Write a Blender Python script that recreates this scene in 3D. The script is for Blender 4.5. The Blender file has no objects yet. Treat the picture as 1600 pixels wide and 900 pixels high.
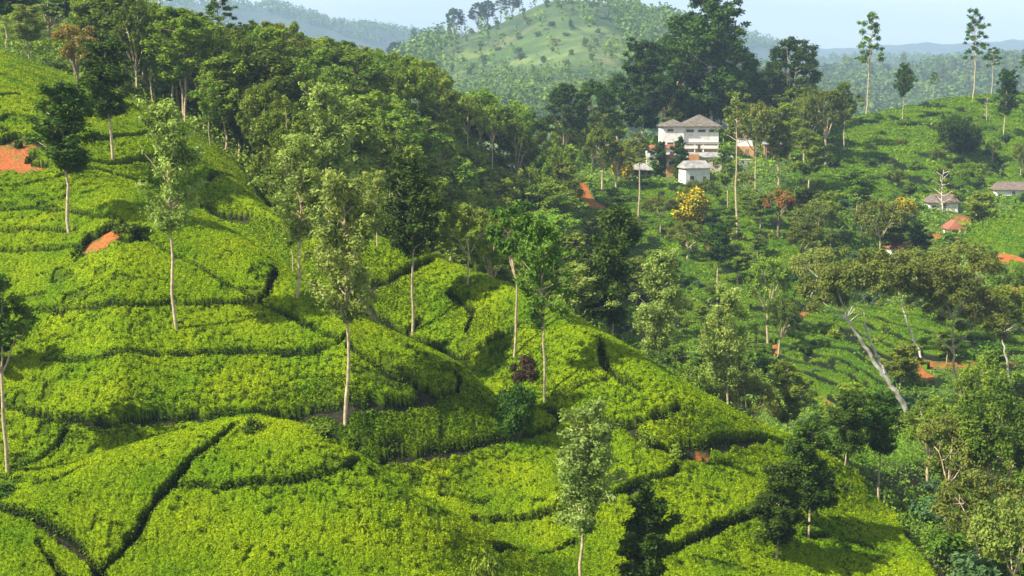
import bpy, math
import numpy as np
from mathutils import Vector, Matrix

SC = bpy.context.scene
COL = SC.collection
R = math.radians

# ------------------------------------------------------------------ camera, sky, sun, exposure
F = 1600 * 50 / 36.0
TH = R(8.45)
ST, CT = math.sin(TH), math.cos(TH)
cam_d = bpy.data.cameras.new('camera')
cam = bpy.data.objects.new('camera', cam_d)
COL.objects.link(cam)
cam_d.lens = 50
cam_d.sensor_width = 36
cam_d.clip_start = 0.5
cam_d.clip_end = 20000
cam.location = (0, 0, 0)
cam.rotation_euler = (R(90) - TH, 0, 0)
SC.camera = cam

SUN_EL = R(45)
SUN_V = Vector((0.92, 0.39, 0)).normalized() * math.cos(SUN_EL) + Vector((0, 0, -math.sin(SUN_EL)))
world = bpy.data.worlds.new("World")
SC.world = world
world.use_nodes = True
wn = world.node_tree.nodes
wl = world.node_tree.links
bg = wn['Background']
sky = wn.new('ShaderNodeTexSky')
sky.sky_type = 'NISHITA'
sky.sun_disc = False
sky.sun_elevation = SUN_EL
sky.sun_rotation = math.atan2(-SUN_V.x, -SUN_V.y)
sky.altitude = 900
sky.air_density = 1.0
sky.dust_density = 1.6
sky.ozone_density = 2.5
tcw = wn.new('ShaderNodeTexCoord'); mpw = wn.new('ShaderNodeMapping'); mpw.inputs['Scale'].default_value = (1, 1, 7)
nw = wn.new('ShaderNodeTexNoise'); nw.inputs['Scale'].default_value = 2.6; nw.inputs['Detail'].default_value = 6
wl.new(tcw.outputs['Generated'], mpw.inputs[0]); wl.new(mpw.outputs[0], nw.inputs['Vector'])
rw = wn.new('ShaderNodeMapRange'); rw.inputs[1].default_value = .30; rw.inputs[2].default_value = .70; rw.inputs[4].default_value = .75
wl.new(nw.outputs[0], rw.inputs[0])
mw = wn.new('ShaderNodeMix'); mw.data_type = 'RGBA'; mw.inputs[7].default_value = (7.4, 7.6, 8.2, 1)
wl.new(rw.outputs[0], mw.inputs[0]); wl.new(sky.outputs[0], mw.inputs[6])
wl.new(mw.outputs[2], bg.inputs[0])
bg.inputs[1].default_value = 0.085
sun_d = bpy.data.lights.new('sun', 'SUN')
sun_d.energy = 5.0
sun_d.angle = R(0.6)
sun_d.color = (1.0, 0.94, 0.80)
sun = bpy.data.objects.new('sun', sun_d)
sun.rotation_euler = SUN_V.to_track_quat('-Z', 'Y').to_euler()
COL.objects.link(sun)
SC.view_settings.view_transform = 'Standard'
SC.view_settings.look = 'None'
SC.view_settings.gamma = 1
SC.view_settings.exposure = 1.05
SC.cycles.max_bounces = 6
SC.cycles.diffuse_bounces = 3
SC.cycles.glossy_bounces = 1
SC.cycles.transmission_bounces = 3
SC.cycles.volume_bounces = 0
SC.cycles.use_denoising = True
HAZE_D = 0.00015

# ------------------------------------------------------------------ numpy helpers
rng = np.random.default_rng(11)

def sstep(a, b, x):
    t = np.clip((x - a) / (b - a), 0, 1)
    return t * t * (3 - 2 * t)

def _hash(ix, iy, s):
    h = (ix.astype(np.int64) * 374761393 + iy.astype(np.int64) * 668265263 + s * 982451653) & 0xFFFFFFFF
    h = ((h ^ (h >> 13)) * 1274126177) & 0xFFFFFFFF
    return ((h ^ (h >> 16)) & 0xFFFFFF) / float(0xFFFFFF)

def vnoise(x, y, s=0):
    ix = np.floor(x); iy = np.floor(y)
    fx = x - ix; fy = y - iy
    fx = fx * fx * (3 - 2 * fx); fy = fy * fy * (3 - 2 * fy)
    a = _hash(ix, iy, s); b = _hash(ix + 1, iy, s); c = _hash(ix, iy + 1, s); d = _hash(ix + 1, iy + 1, s)
    return ((a * (1 - fx) + b * fx) * (1 - fy) + (c * (1 - fx) + d * fx) * fy) * 2 - 1

def worley(x, y, s=0):
    ix = np.floor(x); iy = np.floor(y)
    f1 = np.full(x.shape, 9.0); f2 = np.full(x.shape, 9.0)
    for i in (-1, 0, 1):
        for j in (-1, 0, 1):
            cx = ix + i; cy = iy + j
            dx = cx + 0.5 + (_hash(cx, cy, s) - .5) * .8 - x
            dy = cy + 0.5 + (_hash(cx, cy, s + 7) - .5) * .8 - y
            q = dx * dx + dy * dy
            f2 = np.minimum(f2, np.maximum(f1, q))
            f1 = np.minimum(f1, q)
    return np.sqrt(f1), np.sqrt(f2)

def ray(px, py):
    """tangent of azimuth and slope (both per metre of forward distance) of a picture point"""
    a = (np.asarray(px, float) - 800) / F
    b = (450 - np.asarray(py, float)) / F
    yy = CT + b * ST
    return a / yy, (-ST + b * CT) / yy

def proj(x, y, z):
    w = y * CT - z * ST
    v = y * ST + z * CT
    return 800 + F * x / w, 450 - F * v / w

# ------------------------------------------------------------------ the lie of the land
# each line crosses the whole valley from left to right: (px, py, C[, slope]) with distance C/(slope - sight slope),
# or (px, 'z', distance, height) where the ground is out of sight
NLINE = 0
def FD(d):
    return d if d <= 700 else 700 + (d - 700) * 1.5
def line(*pts, s=0.25):
    global NLINE
    NLINE += 1
    steep = NLINE <= 10
    out = []
    for p in pts:
        if p[1] == 'z':
            u, _ = ray(p[0], 300)
            out.append((float(u), FD(p[2]), p[3] * (1 if p[2] <= 700 else 1.2)))
        elif p[1] == 'd':
            u, r = ray(p[0], p[2])
            out.append((float(u), FD(p[3]), float(r) * FD(p[3])))
        else:
            ss = p[3] if len(p) > 3 else s
            u, r = ray(p[0], p[1])
            d = p[2] / (ss - float(r)) if (len(p) > 3 or not steep) else 1.34 * p[2] / (.41 - float(r))
            out.append((float(u), d, float(r) * d))
    return np.array(out)

q = .15
LINES = [
    line((-400, 'z', 2, -1.7), (2000, 'z', 2, -1.7)),
    line((-400, 'z', 30, -13), (2000, 'z', 30, -13)),
    line((-400, 'z', 55, -23), (600, 'z', 55, -24), (2000, 'z', 60, -27)),
    line((-400, 930, 46), (0, 930, 46), (400, 930, 47.2), (700, 930, 50), (900, 930, 55), (1200, 930, 57), (1400, 930, 60), (2000, 930, 60)),
    line((-400, 850, 46), (0, 800, 46.2), (130, 745, 46.6), (250, 705, 47.0), (380, 672, 47.2), (470, 680, 47.0), (560, 735, 47.4), (640, 790, 48.4),
         (740, 840, 50.5), (830, 885, 53), (900, 895, 55.3), (1100, 880, 57), (1300, 885, 60), (2000, 885, 60)),
    line((-400, 820, 50), (0, 778, 51.4), (130, 742, 52.4), (250, 705, 52.8), (380, 673, 52.2), (470, 684, 53.4), (560, 744, 54.4), (640, 800, 55.2),
         (740, 850, 55.2), (830, 880, 55.3), (900, 870, 55.4), (1100, 850, 57), (1300, 850, 60), (1500, 850, 63), (2000, 850, 63)),
    line((-400, 650, 51), (0, 650, 51), (200, 666, 51), (400, 655, 51.2), (560, 648, 51.5), (670, 640, 52.5), (800, 690, 54.5), (900, 760, 55.4),
         (1000, 790, 56), (1195, 800, 58), (1300, 800, 60.5), (1380, 815, 64), (1450, 800, 69), (1600, 800, 70), (2000, 800, 70)),
    line((-400, 280, 50), (0, 290, 51), (100, 290, 51), (200, 300, 51.4), (287, 337, 51.4), (380, 385, 51.4), (440, 430, 51.0), (540, 500, 50.8),
         (631, 548, 50.8), (719, 585, 51.2), (783, 650, 52.8), (850, 690, 55), (900, 700, 55.4), (1000, 720, 55.4), (1100, 745, 56.6), (1195, 760, 58),
         (1300, 770, 60.5), (1380, 785, 65), (1450, 780, 70), (2000, 780, 71)),
    line((-400, 260, 50.5), (0, 275, 51.8), (100, 275, 52), (200, 292, 54), (287, 342, 58), (380, 390, 59.5), (440, 435, 60.2), (540, 507, 58.8),
         (631, 553, 58.6), (719, 588, 57.6), (783, 648, 56.2), (850, 682, 55.2), (900, 690, 54.6), (1000, 705, 54.6), (1100, 725, 55.9),
         (1195, 735, 58.2), (1300, 745, 61), (1380, 765, 67), (1450, 760, 72), (2000, 760, 72)),
    line((-400, 120, 51), (0, 150, 52.5), (200, 230, 54.5), (300, 250, 57), (400, 330, 58), (480, 382, 56.5), (574, 375, 55.2), (675, 413, 57.2), (733, 436, 56.6),
         (844, 484, 54.6), (935, 538, 53.6), (1030, 598, 53.4), (1060, 620, 53.6), (1130, 655, 55.6), (1195, 694, 58.2), (1320, 738, 62),
         (1384, 750, 68), (1500, 735, 73), (1600, 730, 73), (2000, 730, 73)),
    line((-400, 60, 52), (0, 85, 53), (200, 165, 55), (300, 212, 57), (400, 300, 60), (470, 'z', 180, -24), (520, 'z', 178, -30), (574, 'z', 180, -34), (675, 'z', 183, -38),
         (733, 'z', 185, -40), (844, 'z', 190, -43), (935, 'z', 185, -45), (1030, 'z', 180, -47), (1130, 'z', 165, -47), (1195, 'z', 158, -45),
         (1320, 'z', 150, -41.5), (1400, 'z', 150, -40.5), (1500, 'z', 155, -39), (1600, 'z', 155, -39), (2000, 'z', 155, -39)),
    line((-400, 40, 54), (0, 60, 55), (200, 140, 58), (300, 190, 60), (400, 280, 64), (500, 350, 70), (574, 360, 76), (675, 390, 84), (733, 430, 76, q),
         (844, 470, 78, q), (935, 520, 78, q), (1030, 590, 78, q), (1130, 650, 78, q), (1195, 680, 76, q), (1320, 700, 74, q), (1400, 690, 72, q),
         (1600, 660, 72, q), (2000, 660, 72, q)),
    line((-400, 20, 56), (0, 20, 58), (200, 100, 62), (300, 130, 63), (400, 200, 68), (500, 260, 74), (574, 290, 78), (675, 310, 85), (733, 350, 74, q),
         (844, 380, 78, q), (935, 400, 80, q), (1030, 450, 80, q), (1130, 500, 80, q), (1195, 540, 80, q), (1320, 560, 78, q), (1400, 560, 76, q),
         (1500, 520, 76, q), (1600, 500, 76, q), (2000, 500, 76, q)),
    line((-400, 0, 57), (0, 0, 60), (200, 50, 63), (300, 85, 65), (400, 130, 68), (500, 160, 73), (574, 172, 77), (675, 195, 84), (733, 225, 86),
         (800, 270, 92), (844, 300, 78, q), (935, 290, 80, q), (1030, 300, 80, q), (1130, 350, 80, q), (1195, 380, 80, q), (1320, 420, 80, q),
         (1400, 400, 80, q), (1480, 394, 80, q), (1540, 362, 76, q), (1600, 328, 72, q), (1700, 290, 70, q), (2000, 260, 68, q)),
    line((-400, 'z', 380, 30), (0, 'z', 370, 25), (200, 'z', 350, 14), (250, 'z', 345, 8), (300, 'z', 335, -2), (400, 'z', 330, -10), (500, 'z', 340, -18), (574, 'z', 350, -22),
         (675, 'z', 360, -28), (733, 'z', 360, -30), (800, 'z', 370, -30), (844, 262, 80, q), (935, 240, 80, q), (1030, 225, 80, q), (1130, 215, 80, q),
         (1195, 215, 80, q), (1250, 240, 80, q), (1320, 280, 80, q), (1400, 280, 80, q), (1480, 290, 80, q), (1540, 'z', 345, -34.5), (1600, 'z', 345, -34), (1700, 'z', 350, -31), (2000, 'z', 350, -28)),
    line((-400, 'z', 460, 40), (0, 'z', 450, 30), (200, 'z', 430, 10), (300, 'z', 420, -12), (574, 'z', 430, -28), (800, 'z', 440, -32),
         (935, 'z', 450, -28), (1030, 'z', 460, -23), (1130, 'z', 470, -20), (1195, 'd', 205, 465), (1250, 'd', 200, 455), (1320, 'd', 188, 455), (1400, 'd', 178, 460),
         (1500, 'd', 158, 465), (1600, 'd', 144, 470), (2000, 'd', 125, 480)),
    line((-400, 'z', 620, -40), (2000, 'z', 620, -58)),
    line((-400, 'z', 800, -65), (600, 'z', 800, -70), (900, 'z', 780, -55), (1200, 'z', 800, -70), (2000, 'z', 800, -70)),
    line((-400, 'z', 950, -70), (600, 'z', 950, -62), (700, 'z', 950, -36), (800, 'z', 900, -28), (900, 'z', 900, -26), (1000, 'z', 920, -30), (1100, 'z', 950, -45), (1300, 'z', 1000, -60), (2000, 'z', 1000, -60)),
    line((-400, 'z', 1100, -60), (600, 'z', 1100, -20), (640, 'd', 115, 1100), (700, 'd', 105, 1100), (800, 'd', 88, 1080), (900, 'd', 62, 1080), (1000, 'd', 78, 1100), (1100, 'd', 110, 1120), (1200, 'z', 1150, -40), (1300, 'z', 1200, -48), (2000, 'z', 1200, -48)),
    line((-400, 'z', 1250, -50), (560, 'z', 1250, -20), (620, 'd', 88, 1230), (690, 'd', 64, 1230), (760, 'd', 50, 1230), (800, 'd', 32, 1240), (830, 'd', 13, 1250), (880, 'd', 1, 1250), (930, 'd', 4, 1250), (1000, 'd', 20, 1270), (1060, 'd', 42, 1290), (1120, 'd', 75, 1300), (1200, 'd', 130, 1320), (1300, 'z', 1400, -30), (2000, 'z', 1400, -30)),
    line((-400, 'z', 1600, -60), (1100, 'z', 1600, -50), (1300, 'z', 1600, -14), (2000, 'z', 1600, -8)),
    line((-400, 'z', 1900, -60), (800, 'z', 1900, -40), (1150, 'd', 112, 1900), (1250, 'd', 118, 1900), (1400, 'd', 112, 1900), (1500, 'd', 108, 1900), (1600, 'd', 100, 1900), (2000, 'd', 100, 1900)),
    line((-400, 'z', 2400, -60), (2000, 'z', 2400, -50)),
    line((-400, 'd', 10, 3000), (300, 'd', 0, 3000), (380, 'd', 2, 3000), (430, 'd', 6, 3000), (470, 'd', 14, 3000), (510, 'd', 32, 3000), (560, 'd', 42, 3000), (620, 'd', 52, 3000), (680, 'd', 62, 3000),
         (760, 'd', 72, 3000), (1100, 'd', 66, 3000), (1170, 'd', 56, 3000), (1230, 'd', 78, 3000), (1300, 'd', 96, 3000), (1500, 'd', 98, 3000), (2000, 'd', 90, 3000)),
    line((-400, 'z', 3700, -20), (2000, 'z', 3700, -20)),
    line((-400, 'd', 40, 4800), (600, 'd', 60, 4800), (1000, 'd', 66, 4800), (1180, 'd', 66, 4800), (1270, 'd', 77, 4800), (1330, 'd', 81, 4800), (1400, 'd', 74, 4800), (1450, 'd', 69, 4800), (1500, 'd', 71, 4800), (1600, 'd', 65, 4800), (2000, 'd', 60, 4800)),
    line((-400, 'z', 6400, -20), (2000, 'z', 6400, -20)),
]
NU = 900
UT = np.linspace(-0.62, 0.62, NU)
LD = np.log(2.0); LE = np.log(9200.0)
ND = 2600
ST_ = np.linspace(LD, LE, ND)
DT = np.exp(ST_)

def gsm(a, sig, axis):
    n = int(sig * 3) + 1
    k = np.exp(-0.5 * (np.arange(-n, n + 1) / sig) ** 2); k /= k.sum()
    pad = [(0, 0)] * a.ndim; pad[axis] = (n, n)
    b = np.pad(a, pad, mode='edge')
    return np.apply_along_axis(lambda v: np.convolve(v, k, mode='valid'), axis, b)

def build_table():
    K = len(LINES)
    D = np.array([np.interp(UT, L[:, 0], L[:, 1]) for L in LINES])
    Z = np.array([np.interp(UT, L[:, 0], L[:, 2]) for L in LINES])
    D = gsm(D, 7, 1); Z = gsm(Z, 7, 1)
    for k in range(1, K):
        D[k] = np.maximum(D[k], D[k - 1] + 1.0)
    D[-1] = 9201
    h = np.diff(D, axis=0); dl = np.diff(Z, axis=0) / h
    m = np.zeros_like(Z)
    w1 = 2 * h[1:] + h[:-1]; w2 = h[1:] + 2 * h[:-1]
    same = dl[:-1] * dl[1:] > 0
    with np.errstate(divide='ignore', invalid='ignore'):
        hm = (w1 + w2) / (w1 / dl[:-1] + w2 / dl[1:])
    m[1:-1] = np.where(same, hm, 0)
    m[0] = dl[0]; m[-1] = dl[-1]
    T = np.zeros((NU, ND))
    for i in range(NU):
        k = np.clip(np.searchsorted(D[:, i], DT) - 1, 0, K - 2)
        t = np.clip((DT - D[k, i]) / h[k, i], 0, 1)
        t2 = t * t; t3 = t2 * t
        T[i] = ((2 * t3 - 3 * t2 + 1) * Z[k, i] + (t3 - 2 * t2 + t) * h[k, i] * m[k, i] + (-2 * t3 + 3 * t2) * Z[k + 1, i] + (t3 - t2) * h[k, i] * m[k + 1, i])
    return gsm(gsm(T, 3, 1), 2, 0), D
TAB, DL = build_table()

def ground(x, y):
    x = np.asarray(x, float); y = np.asarray(y, float)
    d = np.clip(y, 2.01, 9199)
    fu = np.clip((x / d - UT[0]) / (UT[1] - UT[0]), 0, NU - 1.001)
    fd = np.clip((np.log(d) - LD) / (ST_[1] - ST_[0]), 0, ND - 1.001)
    i = fu.astype(int); j = fd.astype(int); a = fu - i; b = fd - j
    z = (TAB[i, j] * (1 - a) + TAB[i + 1, j] * a) * (1 - b) + (TAB[i, j + 1] * (1 - a) + TAB[i + 1, j + 1] * a) * b
    n = 0.20 * vnoise(x / 11, y / 11, 1) + 0.04 * vnoise(x / 3.7, y / 3.7, 2)
    n = n + sstep(190, 300, y) * (0.9 * vnoise(x / 34, y / 34, 3) + 0.35 * vnoise(x / 13, y / 13, 4))
    n = n + 1.3 * sstep(750, 1000, y) * (5 * vnoise(x / 120, y / 120, 5) + 2.5 * vnoise(x / 50, y / 50, 6) + 1.2 * vnoise(x / 22, y / 22, 16))
    n = n + 1.4 * sstep(3000, 4000, y) * (14 * vnoise(x / 420, y / 420, 7) + 9 * vnoise(x / 150, y / 150, 8) + 4 * vnoise(x / 60, y / 60, 9))
    return z + n

HD = np.exp(np.linspace(np.log(60), np.log(7000), 3600))
def hit(px, py):
    u, r = ray(px, py)
    rr = ground(u * HD, HD) / HD
    k = np.argmax(rr >= float(r))
    if rr[k] < float(r):
        k = len(HD) - 1
    d = HD[k]
    return np.array((float(u) * d, d, float(ground(u * d, d))))

def at_d(px, d, py=300):
    u, _ = ray(px, py)
    return np.array((float(u) * d, d, float(ground(float(u) * d, d))))

# ------------------------------------------------------------------ mesh and object helpers
def mesh_np(name, V, faces, mats=(), smooth=False, attrs=None, midx=None):
    me = bpy.data.meshes.new(name)
    V = np.asarray(V, np.float32)
    me.vertices.add(len(V))
    me.vertices.foreach_set('co', V.ravel())
    if not isinstance(faces, (list, tuple)):
        faces = [faces]
    faces = [np.asarray(f, np.int32) for f in faces if len(f)]
    idx = np.concatenate([f.ravel() for f in faces])
    cnt = np.concatenate([np.full(len(f), f.shape[1], np.int32) for f in faces])
    st = np.concatenate([[0], np.cumsum(cnt)[:-1]]).astype(np.int32)
    me.loops.add(len(idx)); me.loops.foreach_set('vertex_index', idx)
    me.polygons.add(len(cnt)); me.polygons.foreach_set('loop_start', st)
    if smooth is True or smooth is False:
        me.polygons.foreach_set('use_smooth', np.full(len(cnt), smooth, bool))
    else:
        me.polygons.foreach_set('use_smooth', np.asarray(smooth, bool))
    for m in mats:
        me.materials.append(m)
    if midx is not None:
        me.polygons.foreach_set('material_index', np.asarray(midx, np.int32))
    me.update(calc_edges=True)
    for k, v in (attrs or {}).items():
        a = me.attributes.new(k, 'FLOAT', 'POINT')
        a.data.foreach_set('value', np.asarray(v, np.float32))
    return me

def link(name, me, parent=None, loc=None):
    o = bpy.data.objects.new(name, me)
    COL.objects.link(o)
    if parent is not None:
        o.parent = parent
    if loc is not None:
        o.location = loc
    return o

def tag(o, label=None, cat=None, group=None, kind=None):
    if label: o['label'] = label
    if cat: o['category'] = cat
    if group: o['group'] = group
    if kind: o['kind'] = kind
    return o

def grid_faces(n, m):
    i = np.arange(n - 1)[:, None] * m + np.arange(m - 1)[None, :]
    i = i.ravel()
    return np.stack([i, i + m, i + m + 1, i + 1], 1)

# ------------------------------------------------------------------ materials
def mat(name):
    m = bpy.data.materials.new(name); m.use_nodes = True
    nt = m.node_tree
    p = nt.nodes['Principled BSDF']
    p.inputs['Roughness'].default_value = 0.8
    p.inputs['Specular IOR Level'].default_value = 0.2
    return m, nt, p

def nmix(nt, fac, a, b, blend='MIX'):
    n = nt.nodes.new('ShaderNodeMix'); n.data_type = 'RGBA'; n.blend_type = blend
    for sock, v in ((n.inputs[0], fac), (n.inputs[6], a), (n.inputs[7], b)):
        if hasattr(v, 'links') or hasattr(v, 'is_linked'):
            nt.links.new(v, sock)
        elif isinstance(v, (int, float)):
            sock.default_value = v
        else:
            sock.default_value = (v[0], v[1], v[2], 1)
    return n.outputs[2]

def nramp(nt, v, lo, hi):
    n = nt.nodes.new('ShaderNodeMapRange'); n.clamp = True
    nt.links.new(v, n.inputs[0])
    n.inputs[1].default_value = lo; n.inputs[2].default_value = hi
    return n.outputs[0]

def nnoise(nt, scale, detail=2, rough=.5, obj=False):
    tc = nt.nodes.new('ShaderNodeTexCoord')
    n = nt.nodes.new('ShaderNodeTexNoise')
    n.inputs['Scale'].default_value = scale
    n.inputs['Detail'].default_value = detail
    n.inputs['Roughness'].default_value = rough
    nt.links.new(tc.outputs['Object'], n.inputs['Vector'])
    return n.outputs[0]

def nattr(nt, name):
    n = nt.nodes.new('ShaderNodeAttribute'); n.attribute_name = name
    return n.outputs['Fac']

def leaf_mat(name, dark, light, trans=.3, var=.10, hue=.025, rough=.7, spec=.12):
    m, nt, p = mat(name)
    c = nmix(nt, nattr(nt, 'tint'), dark, light)
    oi = nt.nodes.new('ShaderNodeObjectInfo')
    hs = nt.nodes.new('ShaderNodeHueSaturation')
    mr = nt.nodes.new('ShaderNodeMapRange')
    nt.links.new(oi.outputs['Random'], mr.inputs[0])
    mr.inputs[3].default_value = .5 - hue; mr.inputs[4].default_value = .5 + hue
    nt.links.new(mr.outputs[0], hs.inputs['Hue'])
    mul = nt.nodes.new('ShaderNodeMath'); mul.operation = 'MULTIPLY'; mul.inputs[1].default_value = 7.31
    nt.links.new(oi.outputs['Random'], mul.inputs[0])
    fr = nt.nodes.new('ShaderNodeMath'); fr.operation = 'FRACT'
    nt.links.new(mul.outputs[0], fr.inputs[0])
    m2 = nt.nodes.new('ShaderNodeMapRange')
    nt.links.new(fr.outputs[0], m2.inputs[0]); m2.inputs[3].default_value = 1 - var * 2; m2.inputs[4].default_value = 1 + var * 2
    nt.links.new(m2.outputs[0], hs.inputs['Value'])
    nt.links.new(c, hs.inputs['Color'])
    nt.links.new(hs.outputs[0], p.inputs['Base Color'])
    p.inputs['Roughness'].default_value = rough
    p.inputs['Specular IOR Level'].default_value = spec
    t = nt.nodes.new('ShaderNodeBsdfTranslucent')
    tc = nmix(nt, 1.0, hs.outputs[0], (1.0, 1.0, .45), 'MULTIPLY')
    nt.links.new(tc, t.inputs[0])
    ms = nt.nodes.new('ShaderNodeMixShader'); ms.inputs[0].default_value = trans
    nt.links.new(p.outputs[0], ms.inputs[1]); nt.links.new(t.outputs[0], ms.inputs[2])
    nt.links.new(ms.outputs[0], nt.nodes['Material Output'].inputs[0])
    return m

def noise_mat(name, a, b, scale, lo=.35, hi=.65, rough=.85, detail=3, bump=0):
    m, nt, p = mat(name)
    n = nnoise(nt, scale, detail)
    nt.links.new(nmix(nt, nramp(nt, n, lo, hi), a, b), p.inputs['Base Color'])
    p.inputs['Roughness'].default_value = rough
    if bump:
        bn = nt.nodes.new('ShaderNodeBump'); bn.inputs['Strength'].default_value = bump
        nt.links.new(n, bn.inputs['Height']); nt.links.new(bn.outputs[0], p.inputs['Normal'])
    return m

M = {}
M['silver'] = leaf_mat('silver_green_leaves', (.11, .18, .022), (.50, .60, .15), .42, .08, .012)
M['dense'] = leaf_mat('dark_green_leaves', (.035, .085, .008), (.16, .27, .02), .3, .12, .015)
M['deep'] = leaf_mat('deep_green_leaves', (.018, .048, .006), (.085, .155, .012), .25, .12, .015)
M['broad'] = leaf_mat('forest_green_leaves', (.055, .105, .010), (.29, .37, .032), .3, .20, .022)
M['olive'] = leaf_mat('olive_green_leaves', (.085, .12, .016), (.27, .31, .05), .3, .12, .015)
M['fresh'] = leaf_mat('fresh_green_leaves', (.08, .15, .011), (.28, .40, .035), .35, .15, .02)
M['bluish'] = leaf_mat('blue_green_leaves', (.045, .10, .03), (.13, .23, .08), .3, .12, .015)
M['rust'] = leaf_mat('rust_yellow_leaves', (.10, .10, .02), (.42, .30, .06), .3, .1, .01)
M['yellow'] = leaf_mat('yellow_blossom', (.40, .26, .01), (.85, .62, .02), .2, .05, .005)
M['red'] = leaf_mat('red_blossom', (.25, .05, .02), (.5, .12, .05), .2, .05, .005)
M['darkred'] = leaf_mat('dark_maroon_leaves', (.035, .022, .014), (.085, .055, .028), .2, .05, .005)
M['bark'] = noise_mat('pale_bark', (.58, .45, .28), (.30, .23, .14), 3.0, bump=.3)
M['bark_dark'] = noise_mat('brown_bark', (.14, .10, .065), (.26, .20, .13), 2.0, bump=.3)
M['bark_white'] = noise_mat('white_bark', (.74, .68, .56), (.36, .30, .22), 1.3, bump=.3)

# ------------------------------------------------------------------ tree shapes
def tube(path, rad, k=6):
    P = np.asarray(path, float); rad = np.asarray(rad, float)
    n = len(P)
    T = np.gradient(P, axis=0); T /= np.linalg.norm(T, axis=1)[:, None] + 1e-9
    ref = np.where(np.abs(T[:, 2:3]) < .9, np.array([[0, 0, 1.]]), np.array([[1., 0, 0]]))
    A = np.cross(T, ref); A /= np.linalg.norm(A, axis=1)[:, None] + 1e-9
    B = np.cross(T, A)
    an = np.arange(k) * 2 * np.pi / k
    V = P[:, None] + rad[:, None, None] * (np.cos(an)[None, :, None] * A[:, None] + np.sin(an)[None, :, None] * B[:, None])
    V = V.reshape(-1, 3)
    i = np.arange(n - 1)[:, None] * k; j = np.arange(k)[None, :]; j2 = (j + 1) % k
    Fq = np.stack([i + j, i + j2, i + k + j2, i + k + j], -1).reshape(-1, 4)
    return V, Fq

def join_tubes(ts):
    V = []; Fa = []; o = 0
    for v, f in ts:
        V.append(v); Fa.append(f + o); o += len(v)
    return np.concatenate(V), np.concatenate(Fa)

def leaves(C, rad, n, size, g, flat=.7, up=.5, aspect=.5, shell=.35, tintbase=None, size_var=.4):
    """n leaves per clump: rhombic blades through each clump's volume, facing outwards and up"""
    C = np.asarray(C, float); rad = np.asarray(rad, float)
    w = rad ** 2; N = int(n * len(C))
    ci = g.choice(len(C), N, p=w / w.sum())
    d = g.normal(size=(N, 3)); d /= np.linalg.norm(d, axis=1)[:, None]
    rr = rad[ci] * (shell + (1 - shell) * g.random(N)) * (0.6 + .75 * g.random(N) ** 1.5)
    off = d * rr[:, None]; off[:, 2] *= flat
    P = C[ci] + off
    nr = d * .7 + g.normal(size=(N, 3)) * .55; nr[:, 2] += up
    nr /= np.linalg.norm(nr, axis=1)[:, None]
    t = g.normal(size=(N, 3)); a = np.cross(nr, t); a /= np.linalg.norm(a, axis=1)[:, None]
    b = np.cross(nr, a)
    L = size * (1 - size_var + 2 * size_var * g.random(N))[:, None]
    V = np.stack([P + a * L, P + b * L * aspect, P - a * L, P - b * L * aspect], 1).reshape(-1, 3)
    Fq = np.arange(N * 4).reshape(-1, 4)
    ct = g.random(len(C)) if tintbase is None else np.asarray(tintbase)
    tint = np.clip(.55 * ct[ci] + .5 * g.random(N) ** 1.5, 0, 1)
    return V, Fq, np.repeat(tint, 4)

def wob_path(p0, p1, n, w, g):
    t = np.linspace(0, 1, n)[:, None]
    P = p0 + (p1 - p0) * t
    o = np.cumsum(g.normal(size=(n, 3)) * w, axis=0) * np.array([1, 1, .2])
    o -= o[0]
    return P + o

PROTO = {}
def reg(kind, H, W, tv, lv, bark, leafm):
    V, Fq = join_tubes(tv)
    tr = mesh_np(kind + '_trunk', V, Fq, [M[bark]], True)
    LV = np.concatenate([l[0] for l in lv]); o = 0; LF = []; mi = []; tt = []
    for k, l in enumerate(lv):
        LF.append(l[1] + o); o += len(l[0]); mi.append(np.full(len(l[1]), k)); tt.append(l[2])
    mats = [M[x] for x in (leafm if isinstance(leafm, (list, tuple)) else [leafm])]
    cr = mesh_np(kind + '_crown', LV, np.concatenate(LF), mats, False, {'tint': np.concatenate(tt)}, np.concatenate(mi))
    PROTO.setdefault(kind, []).append((tr, cr, H, W))

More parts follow.
